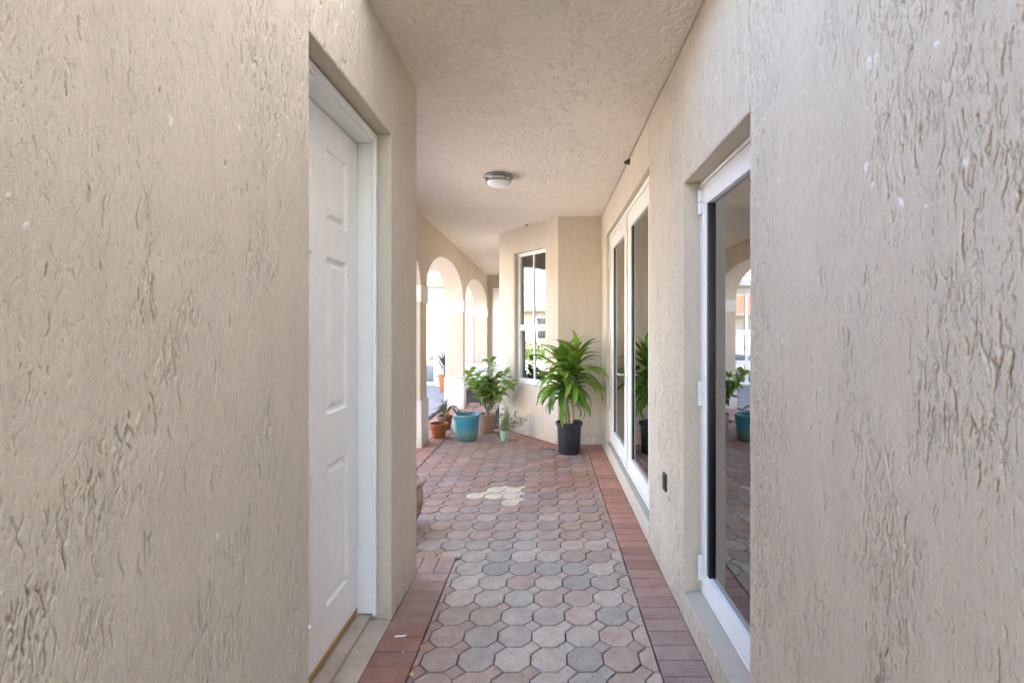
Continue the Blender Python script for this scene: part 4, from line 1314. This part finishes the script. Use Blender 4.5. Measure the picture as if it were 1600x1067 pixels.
# --- clay urn just past the left wall
ur = pot('clay_urn', (-1.075, 3.42, 0), [(.115, 0), (.120, .012), (.135, .03), (.170, .12), (.183, .21), (.180, .255), (.168, .285), (.172, .292), (.192, .300), (.200, .314), (.196, .330), (.180, .336)], .022, .27, M['urn'],
    'ribbed clay urn half hidden by the end of the left wall', 'urn', seed=17)
b = MB()
for k in range(56):
    a = 2 * math.pi * k / 56
    pts = []
    for (r, h, s_) in ((.150, .065, 0), (.165, .105, .05), (.176, .15, .11), (.182, .195, .17)):
        q = a + s_
        pts.append((r * math.cos(q), r * math.sin(q), h))
    b.tube(pts, [.002, .0035, .004, .002], 5)
b.build('ribs', M['urn'], ur, smooth=True)
# --- tall terracotta planter by the courtyard wall
tp = pot('tall_planter', (-2.36, 10.95, 0), [(.090, -.006), (.095, .004), (.125, .30), (.128, .31), (.142, .315), (.144, .375), (.139, .38)], .012, .345, M['terracotta'],
    'tall terracotta planter with thin arching leaves out in the courtyard', 'potted plant', seed=18)
rg = random.Random(19)
tv = [leaf_mesh('leaf', .55 + .05 * k, .018, R(10), R(60 + 30 * k), .15, M['darkleaf'], 9, 'strap', .1, .01, 70 + k) for k in range(5)]
MB().tube([(0, 0, .33), (.0, .0, .50), (.01, 0, .66)], [.03, .02, .015], 8).build('stem', M['greybark'], tp, smooth=True)
for k in range(60):
    o = link('leaf', tv[k % 5], None, tp)
    o.location = (0, 0, .50 + .17 * (k / 60)); o.rotation_euler = (rg.gauss(0, .2), -R(rg.uniform(0, 85)), k * 2.4)
    o.scale = (.8, .8 + rg.random() * .5, .8)

# ------------------------------------------------------------------ SMALL THINGS
oy, oz = wall_uz(1039.8, 752.5, XR)
ob = empty('outlet_box', (XR, oy, oz - .055))
tag(ob, 'small dark outlet box low on the right wall between the doors', 'outlet')
MB().box(XR - .010, XR + .01, oy - .032, oy + .032, oz - .048, oz + .048).build('cover', M['blackpot'], world_parent=ob, bevel=.003)
MB().box(XR - .0125, XR - .0105, oy - .022, oy + .022, oz - .034, oz + .034).build('flap', M['black'], world_parent=ob, bevel=.0008)
def nest(loc, r, label):
    rg = random.Random(int(loc[1] * 100))
    b = MB()
    for k in range(4):
        c = Vector((rg.gauss(0, r * .5), rg.gauss(0, r * .9), -r * .3 + rg.gauss(0, r * .3)))
        vs = []; n = 8; m = 6
        for i in range(m + 1):
            for j in range(n):
                th = math.pi * i / m; p = 2 * math.pi * j / n; rr = r * rg.uniform(.55, .9)
                vs.append((c.x + rr * math.sin(th) * math.cos(p), c.y + rr * 1.2 * math.sin(th) * math.sin(p), c.z + rr * math.cos(th)))
        b.add(vs, [(i * n + j, (i + 1) * n + j, (i + 1) * n + (j + 1) % n, i * n + (j + 1) % n) for i in range(m) for j in range(n)])
    o = b.build('wasp_nest', M['nest'], smooth=True); o.location = loc
    tag(o, label, 'nest')
nest((XR - .015, .655 * 750 / (982.5 - 856), ZC - .030), .020, 'dark mud wasp nest where the ceiling meets the right wall')
nest((-.27, 6.28, ZC - .012), .012, 'tiny mud nest on the ceiling above the bay window')
cb = MB()
pts = [(XR - .008 - .002 * math.sin(y * 7), y, ZC - .010 - .003 * math.sin(y * 3.1)) for y in np.linspace(YS1, YF, 40)]
cb.tube(pts, .0035, 8)
cb = cb.build('cable', M['sill'], smooth=True)
tag(cb, 'thin painted cable running along the ceiling corner of the right wall', 'cable')
def floor_at(px, py): t = 1.4 / (py - 516); return ((px - 856) * t, 750 * t)
rg = random.Random(31)
names = ['curled tan leaf by the two turned border bricks', 'small dry leaf on the red bricks near the left wall', 'dry yellow leaf at the lower left edge of the paving',
         'brown leaf scrap on the joint of the right border', 'dry leaf against the foot of the right wall', 'pale petal lying among the grey pavers', 'white petal on the pavers near the centre',
         'pale leaf scrap near the right border bricks', 'tiny tan leaf on the dark red bricks']
for (px, py, sz), nm in zip(((679, 867, .030), (655.7, 1013, .014), (644.5, 1058, .016), (984, 897, .014), (1021, 868, .026), (766, 846, .016), (806, 816, .012), (917, 849, .018), (628, 1021, .010)), names):
    x, y = floor_at(px, py)
    me = leaf_mesh('fallen_leaf', sz * 1.6, sz, R(20), R(60), .25, M['dryleaf'], 5, 'oval', 0, .002, int(px))
    o = link('fallen_leaf', me); o.location = (x, y, .003); o.rotation_euler = (0, 0, rg.random() * 6)
    sm = o.modifiers.new('solid', 'SOLIDIFY'); sm.thickness = .0008
    tag(o, nm, 'leaf')
x, y = floor_at(625.5, 995)
o = MB().tube([(-.026, 0, .004), (-.008, .001, .0045), (.010, -.001, .004), (.026, .002, .005)], [.003, .0035, .0035, .0025], 7).build('chalk_stick', M['white'], smooth=True)
o.location = (x, y, .001); o.rotation_euler.z = R(8)
tag(o, 'short white stick lying on the dark red border bricks', 'stick')

# ------------------------------------------------------------------ COURTYARD WING
wg = empty('courtyard_wing', (-5.5, 12.1, 0))
tag(wg, 'beige house wing with red tile roof closing the far courtyard', 'house')
YW = 12.06
wx0, wx1 = -4.15, -2.83                                          # window opening
b = MB()
b.box(-11.5, wx0, YW, YW + .25, 0, 2.62); b.box(wx1, -1.86, YW, YW + .25, 0, 2.62)
b.box(wx0, wx1, YW, YW + .25, 2.33, 2.62); b.box(wx0, wx1, YW, YW + .25, 0, .04)
b.box(-11.5, -11.25, YW + .25, 20, 0, 2.62)
b.box(-11.2, -1.5, 13.2, 13.3, 0, 2.62); b.box(-4.6, -4.5, YW + .26, 13.2, 0, 2.6); b.box(-2.5, -2.4, YW + .26, 13.2, 0, 2.6); b.box(-4.5, -2.5, YW + .26, 13.2, .0, .02)
b.build('wall', M['stucco_far'], world_parent=wg)
b = MB(); b.box(-11.5, wx0 - .30, YW - .025, YW - .001, 1.735, 1.905); b.box(wx1 + .27, -1.86, YW - .025, YW - .001, 1.735, 1.905)
b.build('band', M['trim'], world_parent=wg)
b = MB(); b.box(-11.5, wx0 - .001, YW - .03, YW - .001, -.01, .555); b.box(wx1 + .001, -1.86, YW - .03, YW - .001, -.01, .555)
b.build('base_band', M['trim'], world_parent=wg)
b = MB(); b.box(wx0 - .28, wx0 - .001, YW - .04, YW - .001, .556, 2.33); b.box(wx1 + .001, wx1 + .26, YW - .04, YW - .001, .556, 2.33)
b.box(wx0 - .28, wx1 + .26, YW - .041, YW - .001, 2.331, 2.44)
b.build('window_surround', M['trim'], world_parent=wg)
b = MB()
b.box(wx0, wx0 + .05, YW + .06, YW + .12, .04, 2.33); b.box(wx1 - .05, wx1, YW + .06, YW + .12, .04, 2.33)
cxm = (wx0 + wx1) / 2
b.box(cxm - .04, cxm + .04, YW + .06, YW + .12, .04, 2.33)
for (z0, z1) in ((2.28, 2.33), (1.30, 1.42), (.52, .64), (.04, .10)):
    for (a, c) in ((wx0 + .051, cxm - .041), (cxm + .041, wx1 - .051)):
        b.box(a, c, YW + .06, YW + .12, z0, z1)
wo = b.build('window', M['white'], world_parent=wg)
for (z0, z1) in ((1.421, 2.279), (.641, 1.299), (.101, .519)):
    for (a, c) in ((wx0 + .051, cxm - .041), (cxm + .041, wx1 - .051)):
        p = MB().box(a, c, YW + .085, YW + .090, z0, z1).build('pane', M['glass_win']); p.parent = wo; p.matrix_parent_inverse = wo.matrix_parent_inverse.copy() if False else Matrix.Identity(4)
        p.matrix_parent_inverse = Matrix.Translation(-Vector((0, 0, 0)))
MB().box(-11.8, XAB - .02, 11.62, 11.66, 2.49, 2.625).build('fascia', M['trim'], world_parent=wg)
MB().box(-11.8, XAB - .02, 11.661, YW, 2.50, 2.53).build('soffit', M['trim'], world_parent=wg)
def tile_roof(x0, x1, y0, z0, run, rise, step=.36, pitch=.21, amp=.055):
    b = MB()
    nrow = int(run / step)
    nx = int((x1 - x0) / pitch * 8)
    for r_ in range(nrow):
        ya, yb = y0 + r_ * step, y0 + (r_ + 1) * step + .05
        za = z0 + rise * r_ / nrow + .035; zb_ = z0 + rise * (r_ + 1) / nrow
        vs = []
        for i in range(nx + 1):
            x = x0 + (x1 - x0) * i / nx
            w = amp * (abs(math.sin(math.pi * (x - x0) / pitch)) ** .8)
            vs += [(x, ya, za + w), (x, yb, zb_ + w), (x, ya + .002, za + w - .030)]
        b.add(vs, [(3 * i, 3 * i + 3, 3 * i + 4, 3 * i + 1) for i in range(nx)] + [(3 * i, 3 * i + 2, 3 * i + 5, 3 * i + 3) for i in range(nx)])
    return b
ro = tile_roof(-11.9, XAB + .0, 11.52, 2.63, 3.2, 1.25).build('roof_tiles', M['rooftile'], world_parent=wg, smooth=True)
ro['kind'] = 'stuff'
MB().box(-11.8, XAB, 11.7, 20, 2.53, 2.60).build('roof_deck', M['stucco_far'], world_parent=wg)

# house across the courtyard (seen in the window reflections)
hs = empty('far_house', (-19.5, 4, 0))
tag(hs, 'pale tiled house across the courtyard reflected in the bay window', 'house')
b = MB(); b.box(-26, -17.5, -6, 18, 0, 2.5); b.build('wall', M['stucco_far'], world_parent=hs)
for k in range(5):
    y = -3.5 + 4.3 * k
    w = MB(); w.box(-17.52, -17.44, y, y + 1.5, .9, 2.1); w_o = w.build('window', M['white'], world_parent=hs, bevel=.01)
    for q in range(2):
        p = MB().box(-17.438, -17.43, y + .08 + q * .70, y + .72 + q * .70, .98, 2.02).build('pane', M['glass_win'], world_parent=hs)
MB().box(-17.2, -17.05, -6.4, 18.4, 2.38, 2.55).build('fascia', M['trim'], world_parent=hs)
rt = tile_roof(0, 24.8, 0, 0, 5.2, 1.7).build('roof_tiles', M['paletile'], hs, smooth=True)
rt['kind'] = 'stuff'
rt.rotation_euler.z = R(90); rt.location = (-16.95 + 19.5, -6.4 - 4, 2.5)

sw = empty('south_house', (-9, -11, 0))
tag(sw, 'beige house with red tile roof closing the courtyard behind the camera', 'house')
MB().box(-16, -3.2, -16, -10.5, 0, 2.6).build('wall', M['stucco_far'], world_parent=sw)
MB().box(-16.3, -2.9, -10.1, -10.0, 2.48, 2.62).build('fascia', M['trim'], world_parent=sw)
for k in range(4):
    x = -14.6 + 3.0 * k
    MB().box(x, x + 1.4, -10.51, -10.44, .85, 2.1).build('window', M['white'], world_parent=sw, bevel=.01)
    for q in range(2):
        MB().box(x + .07 + q * .66, x + .67 + q * .66, -10.439, -10.432, .93, 2.02).build('pane', M['glass_win'], world_parent=sw)
rs_ = tile_roof(0, 13.6, 0, 0, 4.6, 1.6).build('roof_tiles', M['rooftile'], sw, smooth=True)
rs_['kind'] = 'stuff'; rs_.rotation_euler.z = R(180); rs_.location = (-2.8 + 9, -9.95 + 11, 2.58)

# courtyard tree and hedge
def tree(name, loc, h, crown_r, nleaf, seed, label):
    o = empty(name, loc); tag(o, label, 'tree')
    rg = random.Random(seed)
    b = MB()
    b.tube([(0, 0, -.05), (.05, .02, h * .2), (.0, .08, h * .4), (.06, .05, h * .55)], [.13, .10, .085, .06], 10)
    ends = []
    for k in range(12):
        az = k * 2.4; el = R(rg.uniform(20, 75)); ln = crown_r * rg.uniform(.7, 1.15)
        p0 = Vector((.03, .05, h * (.36 + .018 * k)))
        d = Vector((math.cos(az) * math.cos(el), math.sin(az) * math.cos(el), math.sin(el)))
        pts = [p0 + d * ln * s / 4 + Vector((rg.gauss(0, .08), rg.gauss(0, .08), rg.gauss(0, .05))) * (s > 0) for s in range(5)]
        b.tube(pts, [.05, .038, .028, .018, .008], 7)
        ends += pts[2:]
    b.build('trunk', M['greybark'], o, smooth=True)
    f = MB()
    for k in range(nleaf):
        c = rg.choice(ends) + Vector((rg.gauss(0, .28), rg.gauss(0, .28), rg.gauss(0, .22)))
        a = Vector((rg.gauss(0, 1), rg.gauss(0, 1), rg.gauss(0, .7))).normalized(); e = a.orthogonal().normalized()
        s = rg.uniform(.04, .075)
        f.add([c - a * s, c + e * s * .4, c + a * s, c - e * s * .4], [(0, 1, 2, 3)])
    f.build('crown', M['tree'], o)
tree('courtyard_tree', (-11.5, 4.0, 0), 4.2, 1.5, 5200, 3, 'small leafy courtyard tree seen through its reflection in the bay window')
tree('courtyard_tree', (-13.0, 2.2, 0), 5.0, 1.9, 6000, 9, 'taller leafy tree at the open side of the courtyard')
def hedge():
    rg = random.Random(77)
    f = MB()
    f.box(-16.3, -15.7, -4, 11, 0, .5)
    for k in range(9000):
        c = Vector((-16 + rg.gauss(0, .28), rg.uniform(-4.2, 11.2), abs(rg.gauss(.45, .28))))
        a = Vector((rg.gauss(0, 1), rg.gauss(0, 1), rg.gauss(0, 1))).normalized(); e = a.orthogonal().normalized()
        s = rg.uniform(.04, .08)
        f.add([c - a * s, c + e * s * .45, c + a * s, c - e * s * .45], [(0, 1, 2, 3)])
    o = f.build('hedge', M['tree']); tag(o, 'low clipped green hedge in front of the house across the courtyard', 'hedge')
hedge()

# ------------------------------------------------------------------ groups of alike things
for o in bpy.data.objects:
    if o.parent is None and 'category' in o:
        n = o.name.split('.')[0]
        g = {'stucco_wall': 'stucco walls of the passage', 'fallen_leaf': 'dry leaves fallen on the paving', 'wasp_nest': 'mud nests on the ceiling', 'door_sill': 'painted sills under the glass doors',
             'courtyard_tree': 'trees in the courtyard'}.get(n)
        if n in ('blue_pot', 'terracotta_pot', 'potted_succulent', 'grey_pot', 'potted_shrub', 'potted_airy_plant', 'potted_corn_plant'): g = 'potted plants by the bay window'
        if g: o['group'] = g
